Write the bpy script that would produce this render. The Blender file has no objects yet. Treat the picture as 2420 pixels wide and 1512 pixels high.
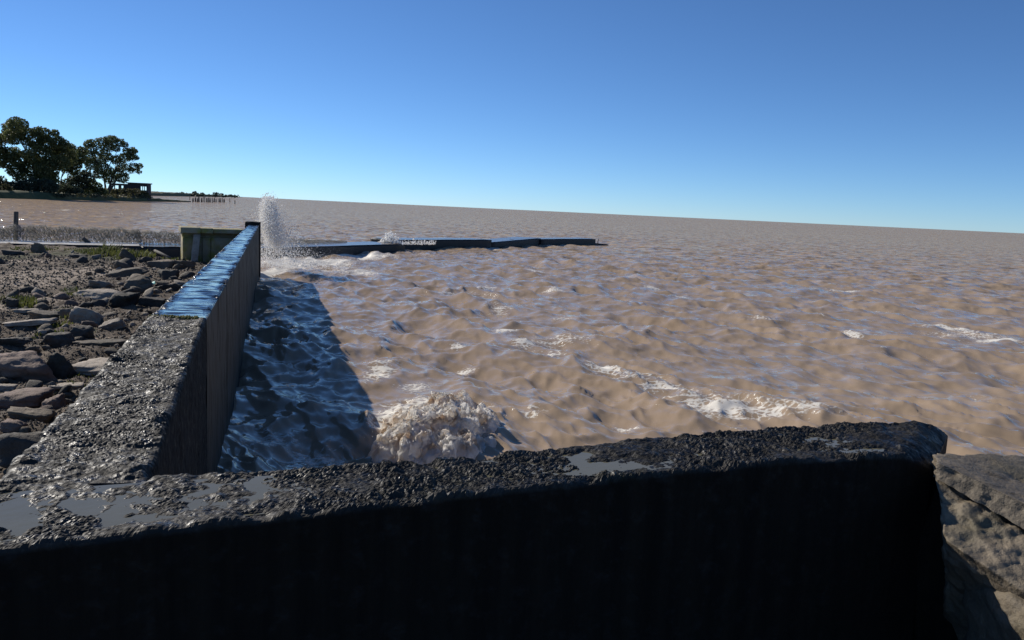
import bpy, math, random
import numpy as np
from mathutils import Vector, Matrix
rng = np.random.default_rng(7); random.seed(7)
S = bpy.context.scene
C = S.collection
# ------------------------------------------------------------------ camera, sky, sun, exposure
F, W, H = 1900.0, 2419.0, 1512.0
CAMZ = 3.0
cd = bpy.data.cameras.new('camera'); cam = bpy.data.objects.new('camera', cd); C.objects.link(cam)
cd.sensor_width = 36; cd.lens = 36*F/W; cd.clip_start = 0.05; cd.clip_end = 60000
RM = Matrix.Rotation(math.radians(90-7.82), 3, 'X') @ Matrix.Rotation(math.radians(2.67), 3, 'Z')
cam.matrix_world = Matrix.Translation((0, 0, CAMZ)) @ RM.to_4x4()
S.camera = cam
SUNV = Vector((1.36, -1.05, -1.0)).normalized()            # the way the light travels
EL = math.asin(-SUNV.z); AZ = math.atan2(-SUNV.x, -SUNV.y)  # azimuth of the sun from +Y towards +X
w = bpy.data.worlds.new('World'); S.world = w; w.use_nodes = True
nt = w.node_tree; nt.nodes.clear()
sky = nt.nodes.new('ShaderNodeTexSky'); sky.sky_type = 'NISHITA'; sky.sun_disc = False
sky.sun_elevation = EL; sky.sun_rotation = AZ; sky.altitude = 0
sky.air_density = 0.6; sky.dust_density = 0.0; sky.ozone_density = 8.0
bg = nt.nodes.new('ShaderNodeBackground'); bg.inputs['Strength'].default_value = 0.11
wo = nt.nodes.new('ShaderNodeOutputWorld')
tint = nt.nodes.new('ShaderNodeMix'); tint.data_type = 'RGBA'; tint.blend_type = 'MULTIPLY'; tint.inputs[0].default_value = 1.0; tint.inputs[7].default_value = (.97, 1.04, 1.05, 1)   # the camera's white balance
nt.links.new(sky.outputs[0], tint.inputs[6]); nt.links.new(tint.outputs[2], bg.inputs[0]); nt.links.new(bg.outputs[0], wo.inputs[0])
sl = bpy.data.lights.new('sun', 'SUN'); sl.energy = 4.6; sl.angle = math.radians(0.53); sl.color = (1, 0.93, 0.82)
so = bpy.data.objects.new('sun', sl); C.objects.link(so); so.rotation_euler = SUNV.to_track_quat('-Z', 'Y').to_euler()
so.location = (-30, 25, 40)
S.view_settings.view_transform = 'Standard'; S.view_settings.look = 'None'
S.view_settings.exposure = 0.0; S.view_settings.gamma = 1.0
S.render.resolution_x = 1024; S.render.resolution_y = 640

# ------------------------------------------------------------------ pixels to points
RN = np.array(RM)
def ray(x, y):
    d = RN @ np.array([(x-W/2)/F, -(y-H/2)/F, -1.0]); return d/d[1]
def at_z(x, y, z):
    d = ray(x, y); return np.array([0, 0, CAMZ]) + d*((z-CAMZ)/d[2])
def at_d(x, y, dd): return np.array([0, 0, CAMZ]) + ray(x, y)*dd

# ------------------------------------------------------------------ noise
def _h(i, j, k, s):
    n = (i*73856093) ^ (j*19349663) ^ (k*83492791) ^ (s*2654435761)
    n &= 0xFFFFFFFF
    n = ((n ^ (n >> 15))*2246822519) & 0xFFFFFFFF
    n = ((n ^ (n >> 13))*3266489917) & 0xFFFFFFFF
    return n ^ (n >> 16)
def pn(p, s=0):
    p = np.asarray(p, float); b = np.floor(p).astype(np.int64); f = p-b
    u = f*f*f*(f*(f*6-15)+10); r = np.zeros(len(p))
    for dx in (0, 1):
        wx = u[:, 0] if dx else 1-u[:, 0]
        for dy in (0, 1):
            wy = u[:, 1] if dy else 1-u[:, 1]
            for dz in (0, 1):
                wz = u[:, 2] if dz else 1-u[:, 2]
                h = _h(b[:, 0]+dx, b[:, 1]+dy, b[:, 2]+dz, s)
                g = ((h & 1023)/511.5-1)*(f[:, 0]-dx) + (((h >> 10) & 1023)/511.5-1)*(f[:, 1]-dy) + (((h >> 20) & 1023)/511.5-1)*(f[:, 2]-dz)
                r += wx*wy*wz*g
    return r*1.4
def fbm(p, o=4, s=0, g=0.5):
    p = np.asarray(p, float); r = 0; a = 1
    for i in range(o): r = r + a*pn(p*(2.03**i)+i*17.3, s+i); a *= g
    return r
def worley(p, s=0):
    p = np.asarray(p, float); b = np.floor(p).astype(np.int64); f = p-b; best = np.full(len(p), 9.0)
    for dx in (-1, 0, 1):
        for dy in (-1, 0, 1):
            for dz in (-1, 0, 1):
                h = _h(b[:, 0]+dx, b[:, 1]+dy, b[:, 2]+dz, s)
                d = (dx+(h & 1023)/1023-f[:, 0])**2 + (dy+((h >> 10) & 1023)/1023-f[:, 1])**2 + (dz+((h >> 20) & 1023)/1023-f[:, 2])**2
                best = np.minimum(best, d)
    return np.sqrt(best)
def smooth(a, b, x):
    t = np.clip((x-a)/(b-a), 0, 1); return t*t*(3-2*t)

# ------------------------------------------------------------------ mesh helpers
def mesh_np(name, V, Fc, attrs=None, flat=False):
    V = np.asarray(V, np.float32); me = bpy.data.meshes.new(name)
    Fc = [np.asarray(f, np.int32) for f in (Fc if isinstance(Fc, list) else [Fc]) if len(f)]
    nl = sum(f.size for f in Fc); npoly = sum(len(f) for f in Fc)
    me.vertices.add(len(V)); me.vertices.foreach_set('co', V.ravel())
    me.loops.add(nl); me.loops.foreach_set('vertex_index', np.concatenate([f.ravel() for f in Fc]))
    me.polygons.add(npoly)
    tot = np.concatenate([np.full(len(f), f.shape[1], np.int32) for f in Fc])
    st = np.concatenate([[0], np.cumsum(tot)[:-1]]).astype(np.int32)
    me.polygons.foreach_set('loop_start', st); me.polygons.foreach_set('loop_total', tot)
    me.polygons.foreach_set('use_smooth', np.full(npoly, not flat))
    for k, a in (attrs or {}).items():
        at = me.attributes.new(k, 'FLOAT', 'POINT'); at.data.foreach_set('value', np.asarray(a, np.float32))
    me.update(calc_edges=True); return me
def link(name, me, mat=None, parent=None, label=None, cat=None, group=None, kind=None):
    o = bpy.data.objects.new(name, me); C.objects.link(o)
    if mat is not None and me is not None and not me.materials: me.materials.append(mat)
    if parent is not None: o.parent = parent
    for k, v in (('label', label), ('category', cat), ('group', group), ('kind', kind)):
        if v: o[k] = v
    return o
def grid_faces(n, m, flip=False):
    a = np.arange(n*m).reshape(n, m)
    q = np.stack([a[:-1, :-1], a[1:, :-1], a[1:, 1:], a[:-1, 1:]], -1).reshape(-1, 4)
    return q[:, ::-1] if flip else q
def tube(pts, rad, n=8):
    pts = np.asarray(pts, float); V = []; k = len(pts)
    for i in range(k):
        t = pts[min(i+1, k-1)]-pts[max(i-1, 0)]; t /= np.linalg.norm(t)+1e-9
        a = np.cross(t, [0.31, 0.95, 0.05]); a /= np.linalg.norm(a); b = np.cross(t, a)
        for j in range(n):
            c = 2*math.pi*j/n; V.append(pts[i]+rad[i]*(a*math.cos(c)+b*math.sin(c)))
    Fq = [[i*n+j, i*n+(j+1) % n, (i+1)*n+(j+1) % n, (i+1)*n+j] for i in range(k-1) for j in range(n)]
    V.append(pts[0]); V.append(pts[-1]); c0 = k*n; c1 = k*n+1
    Ft = [[c0, (j+1) % n, j] for j in range(n)] + [[c1, (k-1)*n+j, (k-1)*n+(j+1) % n] for j in range(n)]
    return outward(np.array(V), [np.array(Fq), np.array(Ft)])
def join(parts):
    V = []; Q = []; T = []; o = 0
    for v, fs in parts:
        V.append(np.asarray(v, float))
        for f in (fs if isinstance(fs, list) else [fs]):
            f = np.asarray(f)
            if len(f): (Q if f.shape[1] == 4 else T).append(f+o)
        o += len(v)
    out = []
    if Q: out.append(np.concatenate(Q))
    if T: out.append(np.concatenate(T))
    return np.concatenate(V), out
BOXF = np.array([[0, 3, 2, 1], [4, 5, 6, 7], [0, 1, 5, 4], [1, 2, 6, 5], [2, 3, 7, 6], [3, 0, 4, 7]])
def outward(V, Fc):
    vol = 0
    for f in Fc:
        a, b, c = V[f[:, 0]], V[f[:, 1]], V[f[:, 2]]; cen = V.mean(0); vol += np.einsum('ij,ij->i', a-cen, np.cross(b-cen, c-cen)).sum()
        if f.shape[1] == 4: d = V[f[:, 3]]; vol += np.einsum('ij,ij->i', a-cen, np.cross(c-cen, d-cen)).sum()
    return V, ([f[:, ::-1] for f in Fc] if vol < 0 else Fc)
def hexa(c8, n=10, amp=0.01, fr=8, s=0):
    """eight corners (bottom 4, top 4) -> subdivided, roughened block"""
    c8 = np.asarray(c8, float); parts = []
    for f in BOXF:
        a, b, c, d = c8[f]; u = np.linspace(0, 1, n+1); U, T = np.meshgrid(u, u, indexing='ij'); U = U[..., None]; T = T[..., None]
        P = a*(1-U)*(1-T)+b*U*(1-T)+c*U*T+d*(1-U)*T
        parts.append((P.reshape(-1, 3), grid_faces(n+1, n+1)))
    V, Fc = join(parts); cen = c8.mean(0)
    key = np.round(V, 5); _, idx, inv = np.unique(key, axis=0, return_index=True, return_inverse=True); inv = inv.ravel()
    V = V[idx]; Fc = [inv[f] for f in Fc]
    d = V-cen; d /= np.linalg.norm(d, axis=1)[:, None]
    V = V + d*(fbm(V*fr, 4, s)*amp)[:, None]
    return outward(V, Fc)

# ------------------------------------------------------------------ materials
class NB:
    def __init__(self, name):
        self.m = bpy.data.materials.new(name); self.m.use_nodes = True; self.t = self.m.node_tree
        self.b = self.t.nodes['Principled BSDF']
    def n(self, typ, ins=None, **props):
        x = self.t.nodes.new('ShaderNode'+typ)
        for k, v in props.items(): setattr(x, k, v)
        for k, v in (ins or {}).items():
            if hasattr(v, 'is_output'): self.t.links.new(v, x.inputs[k])
            else: x.inputs[k].default_value = v
        return x
    def pos(self, scale=(1, 1, 1), obj=True):
        c = self.n('TexCoord').outputs['Object'] if obj else self.n('NewGeometry').outputs['Position']
        return self.n('Mapping', {'Vector': c, 'Scale': scale}).outputs[0]
    def noise(self, v, sc, det=5, rough=0.55, dist=0):
        return self.n('TexNoise', {'Vector': v, 'Scale': sc, 'Detail': det, 'Roughness': rough, 'Distortion': dist}).outputs['Fac']
    def vor(self, v, sc, feat='F1'):
        return self.n('TexVoronoi', {'Vector': v, 'Scale': sc}, feature=feat).outputs['Distance']
    def rng(self, f, a, b, c=0.0, d=1.0):
        return self.n('MapRange', {'Value': f, 'From Min': a, 'From Max': b, 'To Min': c, 'To Max': d}).outputs[0]
    def mix(self, f, a, b):
        x = self.t.nodes.new('ShaderNodeMix'); x.data_type = 'RGBA'
        for k, v in ((0, f), (6, a), (7, b)):
            if hasattr(v, 'is_output'): self.t.links.new(v, x.inputs[k])
            elif k == 0: x.inputs[0].default_value = v
            else: x.inputs[k].default_value = (*v, 1) if len(v) == 3 else v
        return x.outputs[2]
    def math(self, op, a, b=0.0, clamp=False):
        x = self.n('Math', {0: a, 1: b}, operation=op); x.use_clamp = clamp; return x.outputs[0]
    def trans(self, c, f):
        tr = self.n('BsdfTranslucent', {'Color': c if hasattr(c, 'is_output') else (*c, 1)}); mx = self.n('MixShader', {0: f, 1: self.b.outputs[0], 2: tr.outputs[0]})
        self.t.links.new(mx.outputs[0], self.t.nodes['Material Output'].inputs[0]); return self.m
    def attr(self, nm): return self.n('Attribute', attribute_name=nm).outputs['Fac']
    def bump(self, h, st, dist, prev=None):
        ins = {'Height': h, 'Strength': st, 'Distance': dist}
        if prev is not None: ins['Normal'] = prev
        return self.n('Bump', ins).outputs[0]
    def ripple(self, v, sc, k, det=3, prev=None):
        c = self.n('TexNoise', {'Vector': v, 'Scale': sc, 'Detail': det, 'Roughness': .6}).outputs['Color']
        d = self.n('VectorMath', {0: c, 1: (.5, .5, .5)}, operation='SUBTRACT').outputs[0]
        kk = self.n('CombineXYZ', {0: k, 1: k, 2: 0.0}).outputs[0]
        d = self.n('VectorMath', {0: d, 1: kk}, operation='MULTIPLY').outputs[0]
        base = prev if prev is not None else self.n('NewGeometry').outputs['Normal']
        return self.n('VectorMath', {0: self.n('VectorMath', {0: base, 1: d}, operation='ADD').outputs[0]}, operation='NORMALIZE').outputs[0]
    def set(self, **k):
        for a, v in k.items():
            a = a.replace('_', ' ')
            if hasattr(v, 'is_output'): self.t.links.new(v, self.b.inputs[a])
            else: self.b.inputs[a].default_value = (*v, 1) if self.b.inputs[a].type == 'RGBA' and len(v) == 3 else v
        return self.m

def m_rough(name, s0, s1):          # black weathered concrete, exposed aggregate, wet
    b = NB(name); p = b.pos()
    big = b.noise(p, 3.0, 5); fine = b.noise(p, 55, 4); peb = b.vor(p, 48)
    col = b.mix(b.rng(big, .35, .7), (.013, .012, .010), (.042, .037, .030))
    col = b.mix(b.rng(fine, .55, .75, 0, .8), col, (.085, .072, .056))
    moss = b.math('MULTIPLY', b.rng(b.noise(p, 1.7, 3), .55, .75), b.rng(b.noise(p, 30, 3), .4, .7))
    col = b.mix(b.math('MULTIPLY', moss, .5), col, (.05, .05, .018))
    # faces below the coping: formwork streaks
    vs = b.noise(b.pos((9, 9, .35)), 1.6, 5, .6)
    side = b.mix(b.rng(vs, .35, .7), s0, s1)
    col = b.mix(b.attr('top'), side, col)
    ro = b.rng(b.noise(p, 16, 4), .3, .6, .3, .8)
    ro = b.math('ADD', ro, b.rng(b.attr('top'), 0, 1, .4, 0))
    nrm = b.bump(peb, .4, .008); nrm = b.bump(fine, .5, .008, nrm)
    return b.set(Base_Color=col, Roughness=ro, Normal=nrm, Specular_IOR_Level=.3)
def m_film():           # smooth coping under a running film of water
    b = NB('wet_film_concrete'); ang = b.n('Mapping', {'Vector': b.n('TexCoord').outputs['Object'], 'Rotation': (0, 0, math.radians(-16.6)), 'Scale': (1.2, 6.0, 1)}).outputs[0]
    p = b.pos(); rip = b.noise(ang, 2.6, 4, .55, .6); vs = b.noise(b.pos((9, 9, .35)), 1.6, 5, .6)
    side = b.mix(b.rng(vs, .15, .9), (.010, .009, .0072), (.036, .030, .023))
    top = b.mix(b.rng(b.noise(p, 2, 5), .35, .7), (.010, .010, .011), (.03, .028, .026))
    t = b.attr('top')
    nrm = b.ripple(ang, 2.2, 1.9); nrm = b.bump(b.noise(p, 40, 3), b.rng(b.attr('rough'), 0, 1, .04, .8), .01, nrm)
    ro = b.math('ADD', b.math('ADD', b.rng(t, 0, 1, .6, .06), b.rng(b.attr('rough'), 0, 1, 0, .3)), 0)
    return b.set(Base_Color=b.mix(t, side, top), Roughness=ro, Normal=nrm, IOR=1.28)
def m_puddle():
    b = NB('milky_puddle'); p = b.pos()
    return b.set(Base_Color=b.mix(b.noise(p, 6, 3), (.13, .12, .075), (.17, .158, .105)), Roughness=.06, IOR=1.33, Normal=b.bump(b.noise(p, 25, 2), .05, .01))
def m_water():
    b = NB('silty_water'); p = b.pos(obj=False)
    col = b.mix(b.rng(b.noise(p, .35, 4), .3, .7), (.33, .244, .162), (.39, .293, .203))
    foam = b.attr('foam')
    lace = b.vor(b.n('Mapping', {'Vector': p, 'Scale': (1, 1, .3)}).outputs[0], 9, 'DISTANCE_TO_EDGE')
    n1 = b.noise(b.n('Mapping', {'Vector': p, 'Rotation': (0, 0, 1.04), 'Scale': (.45, 1.3, 1)}).outputs[0], 4, 6, .68, .9); n2 = b.noise(p, 17, 4, .6)
    fac = b.math('ADD', b.math('MULTIPLY', foam, 1.15), b.math('ADD', b.math('MULTIPLY', b.math('SUBTRACT', n1, .5), 1.5), b.math('MULTIPLY', b.math('SUBTRACT', n2, .5), .9)))
    fac = b.math('SUBTRACT', fac, b.math('MULTIPLY', lace, .9))
    fac = b.math('MULTIPLY', b.rng(fac, .40, .66), b.rng(foam, .05, .25))
    col = b.mix(fac, col, (.74, .70, .62))
    cp = b.n('Mapping', {'Vector': p, 'Rotation': (0, 0, -.58), 'Scale': (1, .55, 1)}).outputs[0]
    near = b.n('TexNoise', {'Vector': cp, 'Scale': 2.6, 'Detail': 4, 'Roughness': .55, 'Distortion': .3}, noise_type='RIDGED_MULTIFRACTAL').outputs['Fac']
    nrm = b.ripple(p, 1.1, b.math('MULTIPLY', b.attr('farw'), 3.0), 4); nrm = b.bump(near, .8, .07, nrm); nrm = b.ripple(cp, 5.5, .42, 4, nrm)
    nrm = b.bump(fac, .35, .02, nrm)
    up = b.n('VectorMath', {0: b.n('VectorMath', {0: nrm, 1: (0, 0, .4)}, operation='ADD').outputs[0]}, operation='NORMALIZE').outputs[0]   # light spreads inside the silt
    df = b.n('BsdfDiffuse', {'Color': col, 'Normal': up}); gl = b.n('BsdfGlossy', {'Roughness': b.rng(fac, 0, 1, .07, .6), 'Normal': nrm, 'Color': (1, 1, 1, 1)})
    fr = b.n('Fresnel', {'IOR': 1.33, 'Normal': nrm}).outputs[0]
    fr = b.math('MULTIPLY', fr, b.rng(b.attr('farw'), 0, 1, .72, .42)); fr = b.math('MULTIPLY', fr, b.rng(fac, 0, 1, 1, .3))
    mx = b.n('MixShader', {0: fr, 1: df.outputs[0], 2: gl.outputs[0]}); b.t.links.new(mx.outputs[0], b.t.nodes['Material Output'].inputs[0])
    b.t.nodes.remove(b.b); return b.m
def m_foam():
    b = NB('churned_foam'); p = b.pos()
    col = b.mix(b.rng(b.noise(p, 5, 5, .6), .34, .54), (.74, .58, .41), (.97, .95, .91))
    nrm = b.bump(b.noise(p, 30, 5, .7), .8, .02)
    m = b.set(Base_Color=col, Roughness=.35, Normal=nrm)
    return b.trans(col, .55)
def m_spray(name, c, rough=.4):
    b = NB(name); b.set(Base_Color=c, Roughness=rough, IOR=1.33); return b.trans(c, .58)
def m_rock(name, c0, c1, rough=.85, wet=0.0):
    b = NB(name); p = b.pos(); r = b.n('ObjectInfo').outputs['Random']
    pp = b.n('VectorMath', {0: p, 1: b.n('CombineXYZ', {0: b.math('MULTIPLY', r, 40), 1: r, 2: r}).outputs[0]}, operation='ADD').outputs[0]
    col = b.mix(b.rng(b.noise(pp, 3.5, 6, .65), .3, .7), c0, c1)
    col = b.mix(b.rng(b.noise(pp, 22, 4, .7), .52, .75, 0, .6), col, tuple(.45*x for x in c0))
    col = b.mix(b.math('MULTIPLY', b.rng(b.noise(pp, 2.2, 3), .55, .7), .35), col, (.07, .07, .03))
    v = b.n('HueSaturation', {'Color': col, 'Value': b.rng(r, 0, 1, .65, 1.25)}).outputs[0]
    nrm = b.bump(b.noise(pp, 12, 6, .7), .7, .03); nrm = b.bump(b.noise(pp, 60, 3), .5, .006, nrm)
    return b.set(Base_Color=v, Roughness=rough, Normal=nrm)
def m_ground():
    b = NB('shore_dirt'); p = b.pos()
    d = b.mix(b.rng(b.noise(p, 2.2, 6, .65), .3, .7), (.08, .056, .036), (.17, .124, .083))
    sand = b.mix(b.rng(b.noise(p, 5, 6, .65), .3, .7), (.29, .225, .165), (.40, .32, .24))
    f = b.math('ADD', b.attr('sand'), b.math('MULTIPLY', b.math('SUBTRACT', b.noise(p, 3, 5), .5), .9))
    col = b.mix(b.rng(f, .35, .65), d, sand)
    g = b.math('ADD', b.attr('green'), b.math('MULTIPLY', b.math('SUBTRACT', b.noise(p, 6, 5), .5), 1.0))
    col = b.mix(b.rng(g, .4, .7, 0, .85), col, (.062, .068, .018))
    speck = b.vor(p, 22); col = b.mix(b.rng(speck, .1, .35, .55, 0), col, (.05, .042, .036))
    nrm = b.bump(b.noise(p, 9, 6, .7), .8, .05); nrm = b.bump(b.noise(p, 45, 4, .7), .7, .015, nrm)
    return b.set(Base_Color=col, Roughness=.92, Normal=nrm)
def m_mossy():
    b = NB('mossy_concrete'); p = b.pos()
    col = b.mix(b.rng(b.noise(p, 3, 6, .65), .3, .7), (.25, .215, .13), (.40, .34, .23))
    zz = b.n('SeparateXYZ', {0: b.n('NewGeometry').outputs['Position']}).outputs[2]
    f = b.math('ADD', b.noise(p, 2.2, 5, .6), b.rng(zz, .8, 1.6, .14, -.04))
    col = b.mix(b.rng(f, .45, .62, 0, .85), col, (.26, .235, .04))
    nrm = b.bump(b.noise(p, 14, 5, .7), .7, .03)
    return b.set(Base_Color=col, Roughness=.9, Normal=nrm)
def m_simple(name, c0, c1, sc=4, rough=.8, bump=.5, bd=.02, stretch=(1, 1, 1)):
    b = NB(name); p = b.pos(stretch); n = b.noise(p, sc, 5, .62)
    return b.set(Base_Color=b.mix(b.rng(n, .3, .7), c0, c1), Roughness=rough, Normal=b.bump(n, bump, bd))
def m_leaf(name, c0, c1):
    b = NB(name); p = b.pos(); n = b.noise(p, .8, 3); n2 = b.noise(p, 6, 2)
    col = b.mix(b.rng(n, .35, .65), c0, c1); col = b.mix(b.rng(n2, .5, .8, 0, .4), col, c1)
    m = b.set(Base_Color=col, Roughness=.55)
    tr = b.n('BsdfTranslucent', {'Color': col}); mx = b.n('MixShader', {0: .5, 1: b.b.outputs[0], 2: tr.outputs[0]})
    b.t.links.new(mx.outputs[0], b.t.nodes['Material Output'].inputs[0]); return m
M = dict(rough=m_rough('wet_aggregate_concrete', (.009, .008, .0065), (.03, .025, .019)), black=m_rough('shade_black_concrete', (.0062, .0042, .0024), (.016, .0115, .007)), film=m_film(), puddle=m_puddle(), water=m_water(), foam=m_foam(),  # second concrete: side colour blackened to carry the shade on the near wall
         spray=m_spray('spray_drops', (.99, .985, .97)), curtain=m_spray('spray_sheet', (.5, .49, .46), .25),
         pale=m_rock('pale_rubble', (.25, .205, .155), (.45, .38, .30)), grey=m_rock('grey_rubble', (.095, .073, .05), (.205, .16, .113)),
         dark=m_rock('dark_rubble', (.04, .035, .029), (.11, .094, .076)), red=m_rock('reddish_rubble', (.15, .095, .07), (.26, .185, .145)),
         boulder=m_rock('shore_boulder', (.085, .070, .048), (.235, .19, .135), .7), ground=m_ground(), mossy=m_mossy(),
         timber=m_simple('weathered_timber', (.05, .045, .04), (.13, .115, .095), 5, .85, .7, .02, (6, 6, .6)),
         pier=m_simple('wet_pier_concrete', (.007, .007, .007), (.02, .019, .018), 2, .6),
         ruin=m_simple('ruin_concrete', (.035, .036, .045), (.06, .06, .068), 2, .9),
         bark=m_simple('bark', (.04, .035, .03), (.09, .08, .065), 3, .9), grassy=m_simple('bank_grass', (.055, .065, .024), (.13, .125, .05), .5, .95),
         mud=m_simple('mud', (.05, .04, .03), (.10, .08, .06), 1, .9),
         leafA=m_leaf('leaf_olive', (.06, .082, .03), (.165, .18, .07)), leafB=m_leaf('leaf_green', (.08, .105, .045), (.19, .215, .10)),
         leafC=m_leaf('leaf_dark', (.035, .05, .036), (.085, .10, .06)), scrub=m_leaf('scrub', (.05, .055, .025), (.11, .105, .05)),
         farleaf=m_leaf('far_leaf', (.05, .07, .06), (.08, .10, .08)), blade=m_leaf('grass_blade', (.045, .06, .014), (.11, .12, .035)),
         moss=m_simple('moss', (.07, .075, .012), (.13, .125, .03), 30, .95), teal=m_simple('plastic', (.08, .42, .34), (.16, .55, .46), 8, .4),
         steel=m_simple('rust', (.05, .03, .02), (.09, .05, .03), 20, .8))

# ------------------------------------------------------------------ water
NWAVE = 110
lam = np.exp(np.linspace(math.log(.22), math.log(7.5), NWAVE))*rng.uniform(.93, 1.07, NWAVE)
th0 = math.atan2(-.55, -.83)
spread = np.where(lam > 2, .55, .95)
ang = th0 + rng.normal(0, 1, NWAVE)*spread
kx = 2*np.pi/lam*np.cos(ang); ky = 2*np.pi/lam*np.sin(ang); ph = rng.uniform(0, 2*np.pi, NWAVE)
amp = lam**.95*np.exp(-(lam/3.6)**2.2)*rng.uniform(.6, 1.4, NWAVE); amp *= .046/np.sqrt((amp**2).sum()/2)
BW = at_z(1045, 1012, .2)          # the wave breaking behind the near wall
def waves(x, y, cell=None):
    P = np.stack([x*.13, y*.13, np.zeros_like(x)], -1); mod = 1+.75*fbm(P, 2, 5)
    px = x.copy(); py = y.copy(); z = np.zeros_like(x); J = np.zeros_like(x)
    for i in range(NWAVE):
        a = amp[i]*mod
        if cell is not None: a = a*np.clip(lam[i]/(2.6*cell)-.6, 0, 1)
        k = 2*np.pi/lam[i]; t = kx[i]*x+ky[i]*y+ph[i]; s, c = np.sin(t), np.cos(t)
        z += a*c; q = .75
        px -= q*a*kx[i]/k*s; py -= q*a*ky[i]/k*s; J += q*a*k*c
    return px, py, z, J
na = np.concatenate([np.linspace(-78, -37, 60)[:-1], np.linspace(-37, 37, 700), np.linspace(37, 78, 60)[1:]])
rr = [3.0]
while rr[-1] < 45000:
    r = rr[-1]; rr.append(r*(1+(.012 if r < 7 else .0056 if r < 60 else .010 if r < 200 else .03 if r < 1500 else .15)))
rr = np.array(rr); A, Rr = np.meshgrid(np.radians(na), rr)
x0 = (Rr*np.sin(A)).ravel(); y0 = (Rr*np.cos(A)).ravel(); rad = Rr.ravel()
cell = np.maximum(rad*.0021, np.repeat(np.gradient(rr), len(na)))
px, py, pz, J = waves(x0, y0, cell)
def ridged(x, y, sc, s):
    u = (x*.83+y*.55)*sc; v = (-x*.55+y*.83)*sc*.36
    n = np.abs(pn(np.stack([u+.4*pn(np.stack([v*1.6, u*.7, 0*u], -1), s+5), v, 0*u+s], -1), s))
    return 1.75*(1-np.minimum(1, n*1.45))**1.8-.45
grp = .55+.9*smooth(-.3, .45, pn(np.stack([x0*.22, y0*.22, 0*x0], -1), 44))
crest = 0
for sc, a_, s_ in ((.38, .075, 21), (.8, .058, 22), (1.7, .042, 23), (3.4, .026, 24), (6.5, .013, 25)):
    r_ = ridged(px, py, sc, s_)*np.clip(1/(sc*2.2*cell)-.6, 0, 1)
    pz += a_*r_*grp; crest = crest+a_*8*np.clip(r_-.7, 0, 1)
cal = 1-.35*smooth(60, 300, rad)
pz *= cal
# the surge that carries the breaking crest, and the heaped water at the wall's far end
dx, dy = px-BW[0], py-BW[1]
pz += .12*np.exp(-(dx/.95)**2-(dy/1.0)**2)
g_ = at_z(972, 914, .1); pz *= 1-.75*np.exp(-((px-g_[0])/.7)**2-((py-g_[1])/.9)**2)
fo = np.zeros(len(px))
def patch(vx, vy, rx, ry, st=1.0, rot=0.0):
    global fo
    p = at_z(vx, vy, 0); d = p[1]; a = rx*d/F; b_ = ry*d*d/(F*CAMZ)
    ux, uy = px-p[0], py-p[1]; c, s = math.cos(rot), math.sin(rot)
    e = ((ux*c+uy*s)/a)**2+((-ux*s+uy*c)/b_)**2
    fo = np.maximum(fo, st*np.exp(-e*.9))
for a in [(1020, 985, 150, 40, .8), (930, 1020, 60, 40, .75), (1130, 1040, 60, 30, .8), (1330, 815, 120, 13, .5), (1490, 905, 130, 22, .52), (1680, 975, 170, 30, .56), (1900, 1010, 130, 30, .5), (2300, 800, 150, 14, .55), (1100, 700, 120, 12, .48), (800, 640, 180, 16, .5), (897, 890, 42, 32, .75), (1190, 793, 42, 12, .75), (1240, 822, 45, 11, .7), (1300, 845, 50, 9, .6), (1420, 878, 62, 22, .84), (1500, 905, 45, 12, .5),
          (1565, 935, 80, 15, .8), (1640, 960, 60, 12, .6), (1715, 990, 115, 22, .84), (1830, 1005, 60, 14, .7), (1180, 735, 40, 9, .6), (1150, 682, 34, 8, .65), (860, 648, 70, 9, .75),
          (830, 606, 110, 5, 1.0), (760, 622, 90, 10, .95), (690, 628, 70, 12, 1.0), (640, 650, 40, 16, .9), (900, 590, 60, 3.5, .9), (1000, 583, 60, 3, .9), (1260, 645, 45, 6, .6),
          (2250, 783, 70, 7, .85), (2360, 812, 70, 8, .8), (2010, 800, 26, 10, .7), (1995, 690, 40, 5, .75), (1610, 705, 30, 5, .7), (2090, 745, 60, 6, .6), (1095, 870, 35, 9, .7), (1080, 833, 26, 7, .7),
          (1800, 770, 50, 7, .5), (1640, 825, 26, 12, .55), (2300, 950, 60, 12, .45), (1480, 1020, 40, 10, .6), (1330, 760, 40, 8, .5), (980, 920, 60, 18, .6), (640, 1050, 90, 40, .52), (700, 960, 60, 40, .42),
          (1540, 685, 26, 5, .7), (1250, 1000, 60, 16, .42), (760, 1080, 120, 30, .5), (360, 500, 10, 1.2, .9), (150, 496, 12, 1.2, .9), (245, 512, 12, 1.3, .8), (432, 498, 14, 1.1, .8), (1315, 694, 40, 4, .6),
          (1400, 577, 30, 2.5, .8), (1150, 590, 60, 3, .6), (1310, 582, 50, 3, .6)]: patch(*a)
cr = smooth(.5, .9, crest)*smooth(.09, .22, pz)
patchy = smooth(-.1, .35, pn(np.stack([px*.35, py*.35, 0*px], -1), 9))
fo = np.maximum(fo, .8*cr*patchy*(1-.5*smooth(40, 120, rad)))
farw = np.clip(.08+.9*smooth(10, 85, rad), 0, 1)
n_, m_ = Rr.shape
WZ = pz.reshape(n_, m_)
def water_z(x, y):
    i = np.clip(np.searchsorted(rr, np.hypot(x, y)), 0, n_-1); j = np.clip(np.searchsorted(na, np.degrees(np.arctan2(x, y))), 0, m_-1)
    return WZ[i, j]
me = mesh_np('water', np.stack([px, py, pz], -1), grid_faces(n_, m_, True), {'foam': fo, 'farw': farw})
link('water', me, M['water'], label='choppy brown silty water reaching to the horizon', kind='structure')

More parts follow.
